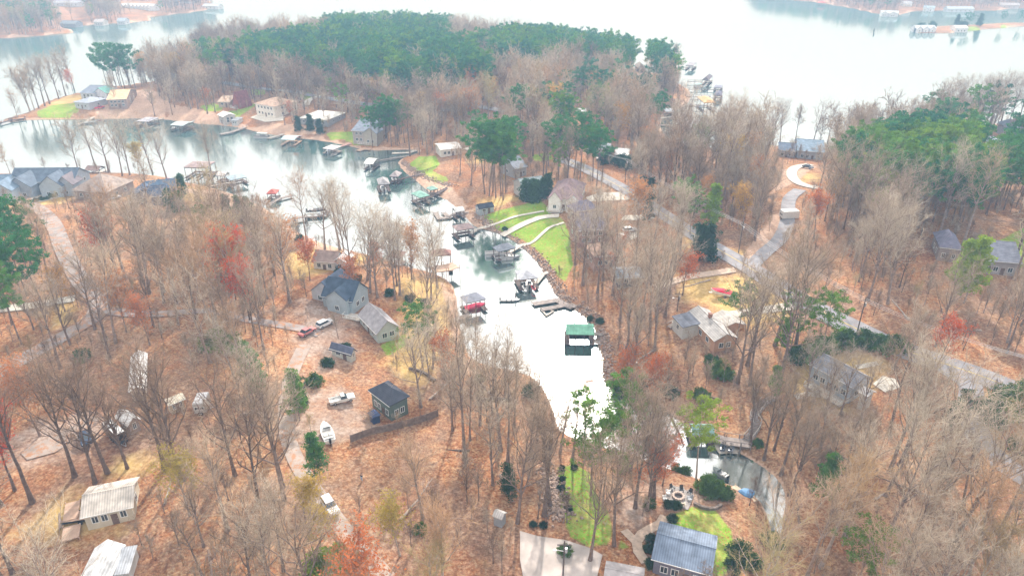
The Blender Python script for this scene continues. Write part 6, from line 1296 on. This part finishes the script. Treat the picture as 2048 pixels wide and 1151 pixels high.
for t in indiv:
    fam = t.get('_src'); far = np.hypot(*t['w'][:2]) > 420
    key = fam or ({'pine': 'pine_far', 'bare': 'bare_far'}.get(t['key'], t['key']) if far and (t['v'] is None or t['key'] == 'bare' and np.hypot(*t['w'][:2]) > 600) else t['key'])
    o, tr, cr = plant(t, key)
    if fam: SRC[fam].append((tr, cr))
def woods(name, label, cat, fam):
    L = STUFF[fam]; pts = np.array([t['w'] for t in L], np.float32); me = bpy.data.meshes.new(name); me.from_pydata(pts.tolist(), [], [])
    for an, ty, val in (('sc', 'FLOAT', [t['s'] for t in L]), ('tone', 'FLOAT', [t['tone'] for t in L]), ('rz', 'FLOAT', [t['rz'] for t in L]), ('vi', 'INT', [int(rng.integers(0, len(SRC[fam]))) for t in L])):
        a = me.attributes.new(an, ty, 'POINT'); a.data.foreach_set('value', val)
    o = link(name, me); tag(o, label, cat, kind='stuff'); ng = bpy.data.node_groups.new(name, 'GeometryNodeTree')
    ng.interface.new_socket('Geometry', in_out='INPUT', socket_type='NodeSocketGeometry'); ng.interface.new_socket('Geometry', in_out='OUTPUT', socket_type='NodeSocketGeometry')
    N, Lk = ng.nodes, ng.links; gi, go = N.new('NodeGroupInput'), N.new('NodeGroupOutput'); js = N.new('GeometryNodeJoinGeometry')
    for tr, cr in SRC[fam]:
        j = N.new('GeometryNodeJoinGeometry')
        for q in (tr, cr): oi = N.new('GeometryNodeObjectInfo'); oi.inputs[0].default_value = q; oi.transform_space = 'ORIGINAL'; Lk.new(oi.outputs['Geometry'], j.inputs[0])
        g2 = N.new('GeometryNodeGeometryToInstance'); Lk.new(j.outputs[0], g2.inputs[0]); Lk.new(g2.outputs[0], js.inputs[0])
    def at_(nm, ty='FLOAT'): q = N.new('GeometryNodeInputNamedAttribute'); q.data_type = ty; q.inputs[0].default_value = nm; return q.outputs[0]
    ip = N.new('GeometryNodeInstanceOnPoints'); Lk.new(gi.outputs[0], ip.inputs['Points']); Lk.new(js.outputs[0], ip.inputs['Instance']); ip.inputs['Pick Instance'].default_value = True
    Lk.new(at_('vi', 'INT'), ip.inputs['Instance Index']); cx = N.new('ShaderNodeCombineXYZ'); Lk.new(at_('rz'), cx.inputs[2]); Lk.new(cx.outputs[0], ip.inputs['Rotation'])
    Lk.new(at_('sc'), ip.inputs['Scale']); Lk.new(ip.outputs[0], go.inputs[0]); md = o.modifiers.new('woods', 'NODES'); md.node_group = ng
woods('bare_woods', 'bare leafless woods covering the farther land as one mass', 'woods', 'bare_far')
woods('pine_woods', 'dense blue green pine woods on the far peninsula', 'woods', 'pine_far')
bc = np.concatenate([scatter(62, 330, -220, 240, 4.4), scatter(330, 560, -340, 360, 7)]); sb = shore_sd(bc); bc = bc[sb > 2]; sb = sb[sb > 2]; kb = rng.random(len(bc)) < .8
for q in OPENW: kb &= seg_dist(bc, q) < .5
for w_, hw in ROADS: kb &= line_dist(bc, w_) > hw - .8
for c, ang, hl, hw in FOOT: kb &= np.hypot(*(bc - np.array(c)[:2]).T) > hl
zb = height(bc)
STUFF['bare_brush'] = [dict(w=np.array([*bc[i], zb[i]]), s=float(rng.uniform(.12, .36)), tone=float(np.clip(rng.normal(.4, .25), 0, 1)), rz=float(rng.uniform(0, 6.28))) for i in np.where(kb)[0]]
SRC['bare_brush'] = SRC['bare_far']
woods('brush', 'thin leafless saplings and brush under the trees', 'brush', 'bare_brush')
print('TREES', len(indiv), {k: len(v) for k, v in STUFF.items()}, cnt)
# ------------------------------------------------------------ haze
hz = MB().box(-3200, 3200, -150, 3600, -6, CAM_H + 12).build('haze', [])
m, nt, N, L, b = new_mat('haze_air'); N.remove(b); pv = N.new('ShaderNodeVolumePrincipled'); pv.inputs['Color'].default_value = (.42, .68, 1, 1); pv.inputs['Absorption Color'].default_value = (1, 1, 1, 1); pv.inputs['Density'].default_value = HAZE_D if 'HAZE_D' in globals() else .0005
pv.inputs['Anisotropy'].default_value = 0; L.new(pv.outputs[0], N['Material Output'].inputs['Volume']); hz.data.materials.append(m); tag(hz, 'thin bluish haze over the lake', 'haze', kind='stuff')
